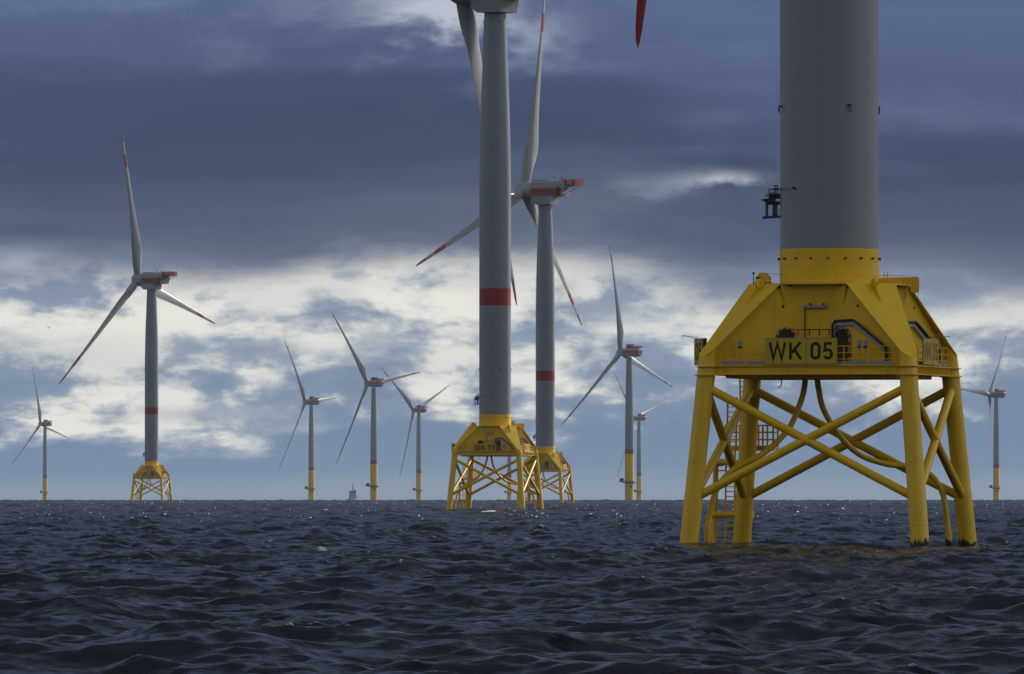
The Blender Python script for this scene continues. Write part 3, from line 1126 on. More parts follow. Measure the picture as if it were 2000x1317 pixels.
# ------------------------------------------------------------------ rotor and nacelle
def blade_mb(Rad, chord_pts, bands, root_r, bend, thick0=0.30):
    """blade along local z; leading edge towards -x, suction of wind from +y (upwind); bands = red stripes in metres from the tip"""
    mb = MB()
    stops = [root_r, root_r + 1.0, 4.2, 5.5, 7, 8.5, 10, 12, 14, 17, 20, 24, 28, 33, 38, 43, 48, 53]
    edge = []
    for a, b in bands:
        edge += [Rad - a, Rad - b]
    stops += [e for e in edge if e < Rad - 0.1] + [Rad - 2.2, Rad - 1.2, Rad - 0.5, Rad - 0.15, Rad - 0.01]
    stops = sorted(set(round(s, 3) for s in stops))
    cr = [p[0] for p in chord_pts]
    cc = [p[1] for p in chord_pts]
    n = 28
    rings, mis = [], []
    root_d = cc[0]
    for r in stops:
        ch = float(np.interp(r, cr, cc))
        blend = float(smooth01(np.array(r), 4.0, 13.0))           # circle at the root to airfoil
        tw = R(float(np.interp(r, [4, 10, 14, 25, 45, Rad], [24, 23, 20, 12, 6, 3])))
        th = (1 - blend) * 1.0 + blend * float(np.interp(r, [10, 20, 35, Rad], [0.42, 0.30, 0.22, 0.17]))
        pre = bend * (r / Rad) ** 1.7
        ring = []
        for k in range(n):
            t = 2 * PI * k / n
            xc = 0.5 - 0.5 * math.cos(t)                           # 0 leading edge .. 1 trailing edge
            yt = 5 * th * (0.2969 * math.sqrt(xc) - 0.126 * xc - 0.3516 * xc ** 2 + 0.2843 * xc ** 3 - 0.1036 * xc ** 4)
            ya = yt if t <= PI else -yt
            yc = 0.5 * th * math.sin(t)
            yy = (1 - blend) * yc + blend * ya
            x = (xc - ((1 - blend) * 0.5 + blend * 0.32)) * ch
            y = yy * ch
            X = x * math.cos(tw) + y * math.sin(tw)
            Y = -x * math.sin(tw) + y * math.cos(tw)
            ring.append((X, Y + pre, r))
        rings.append(ring)
    for a, b in zip(stops, stops[1:]):
        mid = Rad - 0.5 * (a + b)
        mis.append(1 if any(p > mid > q for p, q in bands) else 0)
    mb.loft(rings, mis=mis)
    return mb


BLADE_W = dict(Rad=67.5, chord_pts=[(1.6, 3.1), (3.0, 3.1), (5, 3.3), (8, 4.3), (11, 5.2), (13.5, 5.5), (17, 5.1), (24, 4.0), (34, 2.9), (46, 2.0), (57, 1.4), (63, 1.05), (66, 0.72), (67, 0.42), (67.5, 0.04)],
               bands=[(5.9, 0.0), (17.2, 11.3)], root_r=1.9, bend=3.0)
BLADE_F = dict(Rad=76.2, chord_pts=[(1.6, 3.3), (3.0, 3.3), (5, 3.6), (9, 4.7), (13, 5.3), (18, 4.9), (28, 3.7), (40, 2.7), (52, 2.0), (63, 1.5), (70, 1.15), (74.5, 0.8), (75.6, 0.5), (76.2, 0.05)],
               bands=[(4.6, 0.0), (13.5, 8.2)], root_r=1.9, bend=5.0)


def view_frame(px):
    al = math.atan((px - 1000) / FPX)
    los = Vector((math.sin(al), math.cos(al), 0))
    left = Vector((-math.cos(al), math.sin(al), 0))
    return los, left


def rotor_axes(px, psi):
    los, left = view_frame(px)
    a0 = left * math.cos(R(psi)) + los * math.sin(R(psi))        # horizontal, pointing upwind
    tilt = R(5)
    a = a0 * math.cos(tilt) + Vector((0, 0, math.sin(tilt)))
    h = Vector((0, 0, 1)).cross(a0)                               # in the rotor plane
    if h.dot(los) > 0:
        h = -h
    up = -a0 * math.sin(tilt) + Vector((0, 0, math.cos(tilt)))
    return a0, a, h, up


def frame(x, y, z, o):
    return Matrix(((x.x, y.x, z.x, o.x), (x.y, y.y, z.y, o.y), (x.z, y.z, z.z, o.z), (0, 0, 0, 1)))


def add_rotor(root, px, psi, phase, hub_h, hub_off, kind):
    a0, a, h, up = rotor_axes(px, psi)
    hub = a0 * hub_off + Vector((0, 0, hub_h))
    # hub: axis = local y
    x = a.cross(up)
    part('hub', 'hub_' + kind, lambda: hub_mb(kind), 'white', root, frame(x, a, up, hub), 40)
    spec = BLADE_W if kind == 'w' else BLADE_F
    for i in range(3):
        f = R(phase + 120 * i)
        d = up * math.cos(f) + h * math.sin(f)
        t = -up * math.sin(f) + h * math.cos(f)
        part('blade', 'blade_' + kind, lambda: blade_mb(**spec), 'white red', root, frame(-t, a, d, hub), 50)
    y = a0
    z = Vector((0, 0, 1))
    return frame(y.cross(z), y, z, Vector((0, 0, hub_h)))         # nacelle frame: +y upwind


def hub_mb(kind):
    """rounded spinner with three root collars"""
    mb = MB()
    q = Matrix.Rotation(-PI / 2, 4, 'X')                           # local z of the lathe -> +y
    if kind == 'w':
        prof = [(2.75, -3.3), (2.85, -2.4), (2.85, -0.6), (2.65, 0.9), (2.2, 1.9), (1.4, 2.6), (0.5, 2.9), (0.02, 2.95)]
    else:
        prof = [(2.3, -3.2), (2.5, -1.8), (2.5, 0.6), (2.2, 1.7), (1.5, 2.6), (0.6, 3.0), (0.02, 3.05)]
    mb.lathe(prof, 40, mat=q)
    return mb


def hub_collars(root):
    pass


def nacelle_w_mb():
    """boxy nacelle; +y upwind, origin on the tower axis at hub height"""
    mb = MB()
    hw = 3.1
    zb, zt = -2.05, 2.9
    # main body, its back wall raked forward towards the bottom
    body = lambda y, x: [(-x, y[0], zb), (x, y[0], zb), (x, y[1], zt), (-x, y[1], zt)]
    def ring(yb, yt, e=0.0):
        c = 0.35
        return [(-hw + c, yb, zb), (hw - c, yb, zb), (hw, yb + (yt - yb) * 0.07, zb + c), (hw, yt + (yb - yt) * 0.16, zt - 0.8),
                (hw - 0.45, yt, zt), (-hw + 0.45, yt, zt), (-hw, yt + (yb - yt) * 0.16, zt - 0.8), (-hw, yb + (yt - yb) * 0.07, zb + c)]
    mb.loft([ring(-7.0, -8.0), ring(-4.0, -4.0), ring(2.6, 2.6), ring(3.7, 3.55)])
    mb.box(-2.2, 2.2, -3.0, 3.2, zt + 0.002, zt + 0.22)
    # lower bed-plate box over the tower head
    low = lambda y0, y1: [(-hw + 0.1, y0, zb - 0.003), (hw - 0.1, y0, zb - 0.003), (hw - 0.3, y1, -4.55), (-hw + 0.3, y1, -4.55)]
    mb.loft([[(-3.0, -3.4, -2.053), (-3.0, -2.9, -4.5), (3.0, -2.9, -4.5), (3.0, -3.4, -2.053)],
             [(-3.0, 2.9, -2.053), (-3.0, 2.2, -4.5), (3.0, 2.2, -4.5), (3.0, 2.9, -2.053)],
             [(-3.0, 3.5, -2.053), (-3.0, 3.5, -3.5), (3.0, 3.5, -3.5), (3.0, 3.5, -2.053)]])
    return mb


def stripe_mb():
    mb = MB()
    for s in (-1, 1):
        x0, x1 = sorted((s * 3.105, s * 3.125))
        mb.add([(x, y, z) for x in (x0, x1) for y, z in ((3.4, -1.55), (-6.95, -1.55), (-7.35, 0.5), (3.4, 0.5))],
               [(0, 1, 2, 3), (7, 6, 5, 4), (0, 4, 5, 1), (1, 5, 6, 2), (2, 6, 7, 3), (3, 7, 4, 0)])
    return mb


def hatch_mb(s):
    mb = MB()
    for s in (s,):
        x0, x1 = sorted((s * 3.10, s * 3.16))
        mb.box(x0, x1, -6.5, -5.45, -1.8, 0.85)
    return mb


def louvre_mb():
    mb = MB()
    for i in range(4):
        z = -1.8 + i * 0.16
        y = -7.0 - (z + 2.3) / 5.2 * 1.0
        mb.box(-2.2, -0.6, y - 0.10, y + 0.1, z, z + 0.1)
    return mb


def hoist_mb():
    """helicopter hoist platform: floor, mesh guard panels and struts"""
    mb = MB()
    z0 = 1.25
    y0, y1, x = -11.7, -7.2, 2.9
    mb.box(-x, x, y0, y1, z0, z0 + 0.28)
    for (ax, ay, bx, by) in ((-x, y0, x, y0), (-x, y0, -x, y1), (x, y0, x, y1)):
        n = 12
        for i in range(n + 1):
            px, py = ax + (bx - ax) * i / n, ay + (by - ay) * i / n
            mb.bar((px, py, z0 + 0.28), (px, py, z0 + 2.0), 0.09, 0.09)
        for k in range(6):
            z = z0 + 0.45 + k * 0.30
            mb.bar((ax, ay, z), (bx, by, z), 0.06, 0.12)
    for sx in (-1, 1):
        mb.box(*sorted((sx * 2.93, sx * 2.95)), -9.2, -8.1, z0 + 0.3, z0 + 1.7)
        mb.bar((sx * 2.2, -11.0, z0), (sx * 2.2, -7.3, -0.6), 0.14, 0.14, 1)
        mb.bar((sx * 2.2, -9.4, z0), (sx * 2.2, -7.2, -0.4), 0.10, 0.10, 1)
    return mb


def mast_mb():
    mb = MB()
    mb.path([(0, 0, 0), (0, 0, 1.0)], 0.07, 8)
    mb.bar((-0.35, 0, 0.85), (0.35, 0, 0.85), 0.06, 0.06)
    for x in (-0.35, 0.35):
        mb.path([(x, 0, 0.8), (x, 0, 1.15)], 0.09, 8)
    mb.bar((0, 0, 0.1), (0, 0.5, 0.7), 0.06, 0.06)
    return mb


def collar_mb():
    return MB().lathe([(2.985, 15.74), (2.985, 16.2), (3.0, 16.22), (3.0, 17.78), (2.985, 17.80), (2.985, 17.86)], 96)


def sea_z(x, y):
    return -(x * x + y * y) / (2 * RE)


JYAW = -R(14.4)


def jacket_turbine(px, d, psi, phase, digits, label):
    x = (px - 1000) / FPX * d
    root = thing('wind_turbine', label, 'wind turbine', (x, d, sea_z(x, d)), 'yellow jacket turbines')
    J = Rz(JYAW)
    cs = [(-1, -1), (1, -1), (1, 1), (-1, 1)]
    for sx, sy in cs:
        part('leg', 'leg%d%d' % (sx, sy), lambda: leg_mb(sx, sy), 'leg', root, J, 14)
    zt, zb = 9.55, 2.85
    for i in range(4):
        A, B = cs[i], cs[(i + 1) % 4]
        for p, q, nm in ((A, B, 'a'), (B, A, 'b')):
            def mk():
                u, v = leg_pt(*p, zt), leg_pt(*q, zb)
                mb = MB()
                mb.path([u, u.lerp(v, 0.47), u.lerp(v, 0.53), v], [0.262, 0.262, 0.262, 0.262], 24)
                return mb
            part('brace', 'brace%d%s' % (i, nm), mk, 'yellow', root, J, 40)
    jt1 = [(-1.35, -0.6, 10.3), (-1.38, -0.7, 9.6), (-1.55, -1.1, 8.6), (-2.1, -2.0, 7.0), (-3.3, -3.2, 5.6), (-4.7, -4.6, 4.7), (-5.6, -5.2, 3.7), (-6.05, -5.55, 2.2), (-6.2, -5.7, 0.6), (-6.25, -5.75, -2)]
    jt2 = [(-0.85, 0.4, 10.3), (-0.8, 0.5, 9.6), (-0.55, 0.9, 8.2), (0.25, 1.9, 6.6), (1.2, 3.2, 5.5), (2.5, 4.6, 4.95), (4.0, 5.5, 4.75), (5.1, 5.8, 4.2), (5.75, 5.85, 3.1), (6.0, 5.9, 1.5), (6.1, 5.95, 0.3), (6.1, 5.95, -2)]
    def jt(pts):
        mb = MB()
        mb.path(smooth_path(pts), 0.178, 18)
        e = pts[-2]
        mb.path([(e[0], e[1], e[2] - 0.3), (e[0], e[1], e[2] + 0.55)], 0.215, 18)
        return mb
    part('cable_tube', 'jt1', lambda: jt(jt1), 'leg', root, J, 40)
    part('cable_tube', 'jt2', lambda: jt(jt2), 'leg', root, J, 40)
    bl = part('boat_landing', None, landing_mb, 'leg', root, J, 40)
    part('ladder', 'ladder1', lambda: ladder_mb((-8.05, 6.85, -2.5), (-7.98, 6.85, 6.0)), 'yellow', bl)
    rp = part('rest_platform', None, rest_mb, 'yellow', root, J)
    part('railing', 'rest_rail', rest_rail_mb, 'yellow', rp)
    part('ladder', 'ladder2', lambda: ladder_mb((-8.02, 7.25, 6.02), (-7.93, 7.1, 9.05)), 'yellow', rp)
    part('ladder', 'ladder3', lambda: ladder_mb((-7.2, 7.6, 6.02), (-7.12, 6.9, 10.3)), 'yellow', rp)
    dk = part('work_deck', None, deck_mb, 'yellow', root, J, 0)
    for k in range(4):
        part('railing', 'deck_rail', railing_mb, 'yellow', dk, Rz(k * PI / 2))
        part('toe_board', 'toe_board', toeboard_mb, 'galv', dk, Rz(k * PI / 2), 0)
    tp = part('transition_piece', None, body_mb, 'yellow', root, J, 0)
    for k in (0, 1, 3):
        for s in (-1, 1):
            part('hatch_opening', 'manhole%d' % s, lambda: manhole_mb(s), 'red white recess', tp, Rz(k * PI / 2), 0)
        part('cable_tray', 'cable_tray', tray_mb, 'galv black', tp, Rz(k * PI / 2), 20)
    part('conduit', 'conduit', conduit_mb, 'galv dark', tp)
    for k in range(4):
        for sx in (-1.9, 2.75):
            part('warning_lamp', 'warning_lamp', warning_mb, 'boltred', tp, Rz(k * PI / 2) @ Tr(sx * 1.02, -4.56 if sx > 0 else -4.18, 14.35))
    for sx, sy in cs:
        cp = part('corner_plate', 'plate%d%d' % (sx, sy), lambda: corner_plate_mb(sx, sy), 'yellow', root, J, 0)
        part('lifting_eye', 'lug%d%d' % (sx, sy), lambda: lug_mb(sx, sy), 'yellow', cp)
    # signs: front, right-hand side, and one standing out on the left
    sign(root, J @ Tr(-2.50, -6.46, 10.90), digits)
    sign(root, J @ Tr(6.46, -3.20, 10.90) @ Rz(PI / 2), digits)
    sl = J @ Tr(-7.75, -2.55, 10.92) @ Rz(math.atan2(-1.62, 0.88))
    sign(root, sl, digits, ('num',))
    part('sign_bracket', None, lambda: MB().box(-0.10, 1.9, 0.075, 0.26, -0.05, 1.55).bar((0.9, 0.26, 0.2), (0.2, 1.7, 0.0), 0.1, 0.1).bar((0.9, 0.26, 1.0), (0.2, 1.7, -0.1), 0.08, 0.08), 'dark', root, sl, 0)
    part('sign_lamp', 'lamp_arm', lamp_arm_mb, 'galv', root, sl @ Tr(0.5, 0, 1.55) @ Rz(-R(22)) @ Matrix.Scale(0.6, 4))
    part('sign_lamp', 'lamp_arm', lamp_arm_mb, 'galv', root, J @ Tr(6.5, -2.2, 12.43) @ Rz(R(70)) @ Matrix.Scale(0.6, 4))
    part('sign_lamp', 'lamp_arm', lamp_arm_mb, 'galv', root, J @ Tr(6.5, 0.4, 12.43) @ Rz(R(80)) @ Matrix.Scale(0.6, 4))
    for fx in (-4.1, 3.18, 3.55):
        part('floodlight', 'floodlight', flood_mb, 'galv black', root, J @ Tr(fx, -6.15, ZDECK))
    part('floodlight', 'floodlight', flood_mb, 'galv black', root, J @ Tr(6.15, 2.2, ZDECK))
    part('winch', None, winch_mb, 'yellow dark', root, J @ Tr(-3.75, -1.9, PLATE_Z0 + 0.004) @ Matrix.Scale(0.82, 4))
    part('crane_boom', None, crane_mb, 'yellow dark', root, J @ Tr(-0.35, 0, 0))
    part('hanging_cable', None, lambda: MB().path(smooth_path([(-2.3, -3, 10.1), (-2.28, -3, 9.7), (-2.38, -3, 9.55), (-2.5, -3, 9.5)]), 0.03, 6), 'dark', root, J)
    # collar and tower
    tc = part('tower_collar', None, collar_mb, 'yellow', root, J, 12)
    def bolt():
        return MB().path([(0, 0, 0), (0, -0.16, 0)], 0.062, 10)
    for k in range(18):
        part('bolt', 'bolt', bolt, 'boltred', tc, Rz(R(20 * k + 11)) @ Tr(0, -2.99, 17.27))
    tw = part('tower', None, tower_mb, 'grey red', root, J, 12)
    if d < 3000:
        for k in (-62, 36, 118, 205):
            part('lifting_eye', 'tower_eye', eye_mb, 'dark', tw, Rz(R(k)) @ Tr(0, -2.975, 26.35))
            part('lifting_eye', 'tower_eye', eye_mb, 'dark', tw, Rz(R(k)) @ Tr(0, -2.03, 91.4))
    eq = part('equipment_bracket', None, equip_mb, 'dark black galv', root, J @ Tr(-3.93, -0.2, 19.75), 20)
    part('guide_pole', None, pole_mb, 'galv dark', root, J)
    # head
    nf = add_rotor(root, px, psi, phase, 97.5, 7.4, 'w')
    nc = part('nacelle', 'nacelle_w', nacelle_w_mb, 'white', root, nf, 0)
    part('side_stripe', None, stripe_mb, 'red', nc, None, 0)
    for s in (-1, 1):
        part('side_hatch', 'side_hatch%d' % s, lambda: hatch_mb(s), 'black', nc, None, 0)
    part('louvre', None, louvre_mb, 'dark', nc, None, 0)
    part('hoist_platform', 'hoist_w', hoist_mb, 'red dark', nc, None, 0)
    for yy in (-3.6, -6.2):
        part('sensor_mast', 'sensor_mast', mast_mb, 'dark', nc, Tr(-1.0, yy, 2.9))
    return root


def pile_tower_mb():
    prof = [(2.95, 35.6), (2.9, 50), (2.7, 65), (2.4, 80), (2.1, 92), (1.95, 98.6)]
    return MB().lathe(prof, 48)


def nacelle_f_mb():
    """rounded drum nacelle with a flat back; +y upwind"""
    mb = MB()
    rings, mis = [], []
    n = 40
    for y, s in ((5.2, 0.80), (4.6, 0.9), (2.5, 0.98), (-6.5, 1.0), (-8.2, 0.97), (-9.0, 0.86), (-9.2, 0.7)):
        ring = []
        for k in range(n):
            t = 2 * PI * k / n
            c, sn = math.cos(t), math.sin(t)
            x = 3.25 * s * math.copysign(abs(c) ** 0.8, c)
            z = 3.2 * s * math.copysign(abs(sn) ** 0.8, sn)
            ring.append((x, y, min(z, 2.75 * s)))
        rings.append(ring)
    mb.loft(rings)
    return mb


def stripe_f_mb():
    """red belt along both flanks and round the back"""
    mb = MB()
    for zz in (0,):
        prof = [(5.0, 0.82), (2.5, 0.985), (-6.5, 1.005), (-8.2, 0.975), (-9.0, 0.87), (-9.24, 0.72)]
        def xs(s, z):
            q = min(1.0, abs(z) / (3.2 * s))
            sn = q ** (1 / 0.8)
            return 3.27 * s * (max(0.0, 1 - sn * sn) ** 0.5) ** 0.8
        for sx in (-1, 1):
            vs, fs = [], []
            for y, s in prof:
                for z in (-0.9, 0.1, 1.15):
                    vs.append((sx * (xs(s, z) + 0.03), y, z))
            for i in range(len(prof) - 1):
                for k in range(2):
                    f = (i * 3 + k, i * 3 + k + 1, i * 3 + 4 + k, i * 3 + 3 + k)
                    fs.append(f if sx < 0 else f[::-1])
            mb.add(vs, fs)
        mb.box(-2.2, 2.2, -9.27, -9.22, -0.9, 1.15)
    return mb


def hoist_f_mb():
    mb = MB()
    mb.box(-2.6, 2.6, -9.2, 0.8, 2.75, 2.95)
    for (ax, ay, bx, by) in ((-2.6, -9.2, 2.6, -9.2), (-2.6, -9.2, -2.6, 0.8), (2.6, -9.2, 2.6, 0.8)):
        for k in range(4):
            z = 3.1 + 0.32 * k
            mb.bar((ax, ay, z), (bx, by, z), 0.08, 0.16)
        for i in range(11):
            x, y = ax + (bx - ax) * i / 10, ay + (by - ay) * i / 10
            mb.bar((x, y, 2.95), (x, y, 4.2), 0.1, 0.1)
    mb.box(-2.2, 2.2, -2.6, 0.9, 2.96, 5.2)
    mb.box(-2.3, 2.3, -2.7, 1.0, 5.2, 5.35, 1)
    return mb


def pile_platform_mb():
    mb = MB()
    mb.lathe([(2.9, 12.2), (4.7, 12.5), (4.7, 12.95), (2.9, 12.95)], 32, cap=False)
    for k in range(20):
        a = 2 * PI * k / 20
        mb.bar((4.6 * math.cos(a), 4.6 * math.sin(a), 12.95), (4.6 * math.cos(a), 4.6 * math.sin(a), 14.1), 0.1, 0.1)
    for z in (13.3, 13.7, 14.1):
        mb.path([(4.6 * math.cos(2 * PI * k / 24), 4.6 * math.sin(2 * PI * k / 24), z) for k in range(25)], 0.06, 6, caps=False)
    return mb


def pile_turbine(px, hub_py, psi, phase, label):
    d = 1000.0
    for _ in range(200):
        d = (102 - d * d / 2 / RE - EYE) * FPX / (HOR - hub_py)
    x = (px - 1000) / FPX * d
    root = thing('wind_turbine', label, 'wind turbine', (x, d, sea_z(x, d)), 'distant monopile turbines')
    J = Rz(R(-10))
    part('monopile', None, lambda: MB().lathe([(3.05, -6), (3.05, 12.0), (3.05, 32.2)], 48), 'yellow', root, J, 40)
    part('red_band', None, lambda: MB().lathe([(3.05, 32.2), (2.95, 35.6)], 48), 'red', root, J, 40)
    part('tower', 'tower_f', pile_tower_mb, 'grey', root, J, 40)
    wp = part('work_platform', None, pile_platform_mb, 'dark', root, J, 30)
    part('crane_cabin', None, lambda: MB().box(-6.4, -3.9, -1.4, 1.4, 12.96, 15.6).box(-6.6, -6.4, -1.6, 1.6, 12.9, 14.4, 1), 'boltred dark', wp, None, 0)
    part('boat_landing', 'boat_landing_f', lambda: MB().path([(0.9, -3.7, -3), (0.9, -3.7, 11.8)], 0.22, 8).path([(2.3, -3.2, -3), (2.3, -3.2, 11.8)], 0.22, 8).bar((1.6, -3.4, 9.2), (1.6, -2.9, 10.6), 1.2, 0.9, 1), 'yellow dark', root, J, 30)
    nf = add_rotor(root, px, psi, phase, 102.0, 7.2, 'f')
    nc = part('nacelle', 'nacelle_f', nacelle_f_mb, 'white', root, nf, 40)
    part('side_stripe', 'stripe_f', stripe_f_mb, 'red', nc, None, 40)
    part('hoist_platform', 'hoist_f', hoist_f_mb, 'red boltred', nc, None, 0)
    return root


# ------------------------------------------------------------------ the wind farm
jacket_turbine(1620, 555.0, 43.7, 60, '05', 'nearest turbine, marked WK 05, its big yellow jacket standing close at the right')
jacket_turbine(967, 1722.0, 32, 89, '19', 'turbine marked WK 19 with its yellow jacket in the middle of the sea')
jacket_turbine(1065, 2861.0, 27, -8, '31', 'turbine marked WK 31, its jacket half hidden behind the WK 19 jacket')
jacket_turbine(296, 4035.0, 36, 14, '42', 'yellow jacket turbine standing alone at the left, marked WK 42')
FARM = [(88, 828, 34, 16, 'small faint monopile turbine at the far left, beside the line of birds'),
        (608, 785, 31, 34, 'monopile turbine just left of the hazy ship'),
        (730, 749, 41, 38, 'monopile turbine just right of the hazy ship'),
        (818, 801, 37, 52, 'monopile turbine between the hazy ship and the WK 19 jacket, nearer the jacket'),
        (1229, 688, 35, 12, 'tallest looking monopile turbine, alone in the gap between WK 31 and WK 05'),
        (1248, 817, 28, 43, 'small monopile turbine partly hidden behind the tallest monopile turbine'),
        (1946, 771, 23, -34, 'monopile turbine at the far right, beyond the WK 05 jacket'),
        (995, 829, 28, -4, 'monopile turbine seen through the legs of the WK 19 jacket')]
for f in FARM:
    pile_turbine(*f)


# ------------------------------------------------------------------ far ship
def build_ship():
    d, px = 12000.0, 689
    x = (px - 1000) / FPX * d
    root = thing('ship', 'hazy grey ship on the horizon, seen end on, with a thin mast', 'ship', (x, d, sea_z(x, d)))

    def hull():
        mb = MB()
        st = [(-16, 0.05, 0.1, 6.4), (-13, 1.6, 2.6, 6.0), (-8, 4.2, 5.2, 5.4), (0, 5.4, 5.7, 5.0), (14, 5.5, 5.7, 5.0), (26, 5.2, 5.5, 5.0)]
        rings = []
        for y, wb, wt, h in st:
            rings.append([(-wb, y, -2), (wb, y, -2), (wt, y, h), (-wt, y, h)])
        mb.loft(rings)
        return mb
    part('hull', None, hull, 'shipgrey', root, None, 0)
    part('superstructure', None, lambda: MB().box(-5.3, 5.3, -2, 12, 5.02, 8.4).box(-4.9, 4.6, -1, 10, 8.4, 11.2).box(-4.4, 4.0, 0, 9, 11.2, 13.2), 'shipgrey', root, None, 0)
    part('bridge', None, lambda: MB().box(-4.6, 4.6, -1.2, 5, 13.2, 14.2).box(-4.4, 4.4, -1.25, 5, 14.2, 15.2, 1).box(-4.6, 4.6, -1.4, 5.2, 15.2, 15.7), 'shipgrey black', root, None, 0)
    part('mast', None, lambda: MB().path([(0, 2, 15.7), (0, 2, 25)], [0.7, 0.22], 10).box(-1.1, 1.1, 1.8, 2.2, 18.6, 19.0).box(-0.55, 0.55, 1.6, 2.4, 23.6, 24.9), 'dark', root)
    part('funnel', None, lambda: MB().box(1.6, 3.4, 6, 9, 13.2, 17.2), 'dark', root, None, 0)


build_ship()


# ------------------------------------------------------------------ birds
def bird_mb(flap):
    """one continuous bird: spindle body with neck and tail, two wings of given raise"""
    mb = MB()
    n = 10
    rings = []
    for x, r, z in ((-0.48, 0.012, 0.04), (-0.42, 0.035, 0.04), (-0.30, 0.04, 0.02), (-0.16, 0.085, 0.0), (0.0, 0.11, 0.0), (0.16, 0.08, 0.0), (0.28, 0.05, 0.01), (0.40, 0.06, 0.02)):
        e = 0.25 if x > 0.35 else 1.0
        rings.append([(x, r * math.cos(2 * PI * k / n), z + e * r * math.sin(2 * PI * k / n)) for k in range(n)])
    mb.loft(rings)
    for s in (-1, 1):
        a = [(-0.10, s * 0.06, 0.05), (-0.12, s * 0.30, 0.05 + 0.26 * flap), (-0.02, s * 0.62, 0.05 + 0.40 * flap)]
        b = [(0.10, s * 0.06, 0.05), (0.06, s * 0.30, 0.05 + 0.25 * flap), (0.04, s * 0.62, 0.05 + 0.39 * flap)]
        t = 0.02
        rings = [[p, q, (q[0], q[1], q[2] + t), (p[0], p[1], p[2] + t)] for p, q in zip(a, b)]
        mb.loft(rings if s > 0 else [r[::-1] for r in rings])
    return mb


def bird(px, py, d, flap, yaw, label, group=None):
    x, z = (px - 1000) / FPX * d, EYE + (HOR - py) / FPX * d
    key = 'bird%.1f' % flap
    if key not in CACHE:
        CACHE[key] = bird_mb(flap).mesh('bird', ['bird'])
    o = bpy.data.objects.new('bird', CACHE[key])
    col.objects.link(o)
    o.location = (x, d, z)
    o.rotation_euler = (0, 0, yaw)
    o['label'] = label
    o['category'] = 'bird'
    if group:
        o['group'] = group


for px, py, fl in ((2, 862.6, 0.9), (7.5, 863.6, -0.3), (22, 864.4, 0.3), (29, 864.4, -0.3), (36.5, 864.8, -0.3), (46.5, 864.6, 0.9)):
    bird(px, py, 4600.0, fl, PI - 0.5, 'dark bird flying in a low line at the far left', 'birds flying in a line low over the sea')
bird(95, 641, 2600.0, 1.3, PI - 1.0, 'single dark bird high in the bright clouds at the left')


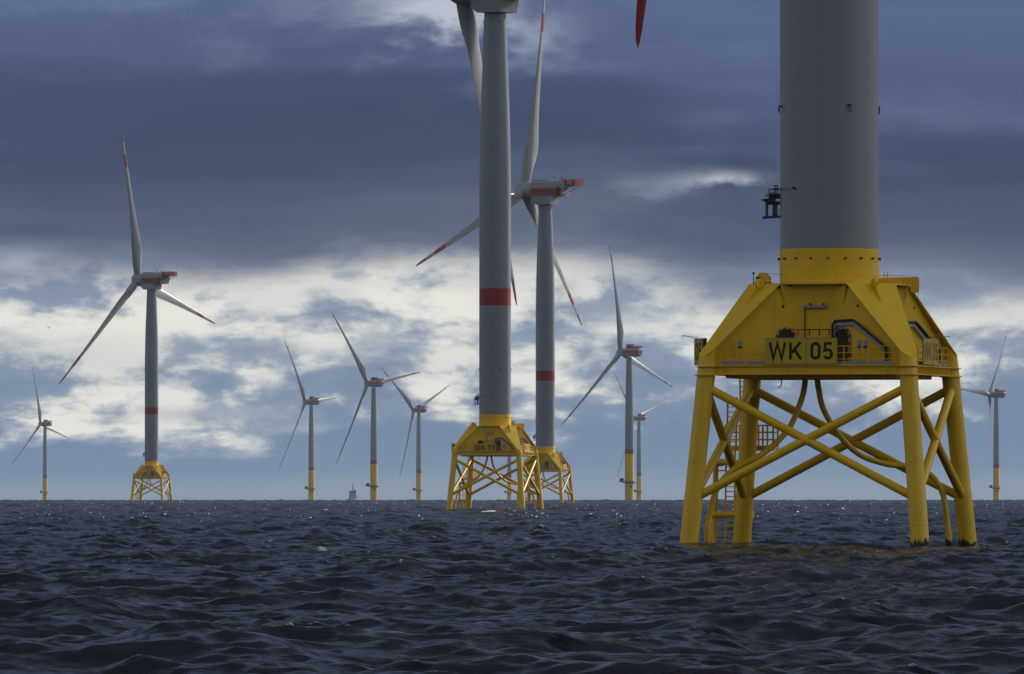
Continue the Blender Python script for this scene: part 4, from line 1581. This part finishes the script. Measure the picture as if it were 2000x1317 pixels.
# ------------------------------------------------------------------ the cloud whose shadow lies over the near sea and the nearest turbine
def build_cloud():
    rng = np.random.default_rng(5)
    hgt = 900.0
    t = hgt / sd.z
    cx, cy = sd.x * t + 40.0, sd.y * t + 430.0
    nx, ny = 90, 90
    bumps = [(rng.uniform(-1, 1), rng.uniform(-1, 1), rng.uniform(0.10, 0.32), rng.uniform(0.3, 1.0)) for _ in range(140)]
    gx, gy = np.meshgrid(np.linspace(-1, 1, nx), np.linspace(-1, 1, ny), indexing='ij')
    ang = np.arctan2(gy, gx)
    rad = np.maximum(np.abs(gx), np.abs(gy))
    edge = 0.86 + 0.07 * np.sin(3 * ang + 1) + 0.05 * np.sin(7 * ang + 2) + 0.03 * np.sin(13 * ang)
    px, py = rad * np.cos(ang) * edge, rad * np.sin(ang) * edge
    top = np.zeros_like(px)
    low = np.zeros_like(px)
    for bx, by, br, bh in bumps:
        q = np.clip(1 - ((px - bx) ** 2 + (py - by) ** 2) / br ** 2, 0, 1)
        top = np.maximum(top, bh * br * np.sqrt(q))
        low = np.maximum(low, 0.3 * bh * br * np.sqrt(np.clip(1 - ((px - by) ** 2 + (py - bx) ** 2) / br ** 2, 0, 1)))
    rim = np.sqrt(np.clip(1 - rad ** 2.5, 0, 1))
    SX, SY = 620.0, 560.0
    up = np.stack([cx + px * SX, cy + py * SY, hgt + 500 * (top + 0.08) * rim], -1).reshape(-1, 3)
    dn = np.stack([cx + px * SX, cy + py * SY, hgt - 160 * (low + 0.05) * rim - 0.5], -1).reshape(-1, 3)
    n = nx * ny
    fs = []
    for i in range(nx - 1):
        for j in range(ny - 1):
            a = i * ny + j
            fs.append((a, a + ny, a + ny + 1, a + 1))
            fs.append((n + a, n + a + 1, n + a + ny + 1, n + a + ny))
    me = bpy.data.meshes.new('cloud')
    me.from_pydata(np.concatenate([up, dn]).tolist(), [], fs)
    me.polygons.foreach_set('use_smooth', [True] * len(fs))
    mt = bpy.data.materials.new('cloud_vapour')
    mt.use_nodes = True
    T = NT(mt.node_tree)
    pos = T.n('ShaderNodeTexCoord').outputs['Object']
    a = T.noise(pos, 0.008, 6.0, 0.6)
    df = T.n('ShaderNodeBsdfDiffuse')
    df.inputs[0].default_value = (0.75, 0.76, 0.78, 1)
    tr = T.n('ShaderNodeBsdfTransparent')
    mx = T.n('ShaderNodeMixShader')
    T.put(mx.inputs[0], T.ss(a, -0.10, 0.75))
    T.t.links.new(tr.outputs[0], mx.inputs[1])
    T.t.links.new(df.outputs[0], mx.inputs[2])
    out = T.n('ShaderNodeOutputMaterial')
    T.t.links.new(mx.outputs[0], out.inputs[0])
    me.materials.append(mt)
    o = bpy.data.objects.new('cloud', me)
    o['kind'] = 'structure'
    col.objects.link(o)


build_cloud()


# ------------------------------------------------------------------ haze
def build_haze():
    mb = MB().box(-14300, 14300, -14300, 14300, -18.0, 188.0)
    me = bpy.data.meshes.new('haze')
    me.from_pydata(mb.v, [], mb.f)
    mt = bpy.data.materials.new('haze_air')
    mt.use_nodes = True
    T = NT(mt.node_tree)
    v = T.n('ShaderNodeVolumePrincipled')
    v.inputs['Color'].default_value = (0.64, 0.80, 1.0, 1)
    v.inputs['Density'].default_value = HAZE
    v.inputs['Anisotropy'].default_value = 0.0
    out = T.n('ShaderNodeOutputMaterial')
    T.t.links.new(v.outputs[0], out.inputs['Volume'])
    me.materials.append(mt)
    o = bpy.data.objects.new('haze', me)
    o['kind'] = 'stuff'
    col.objects.link(o)


HAZE = 1.5e-5
build_haze()
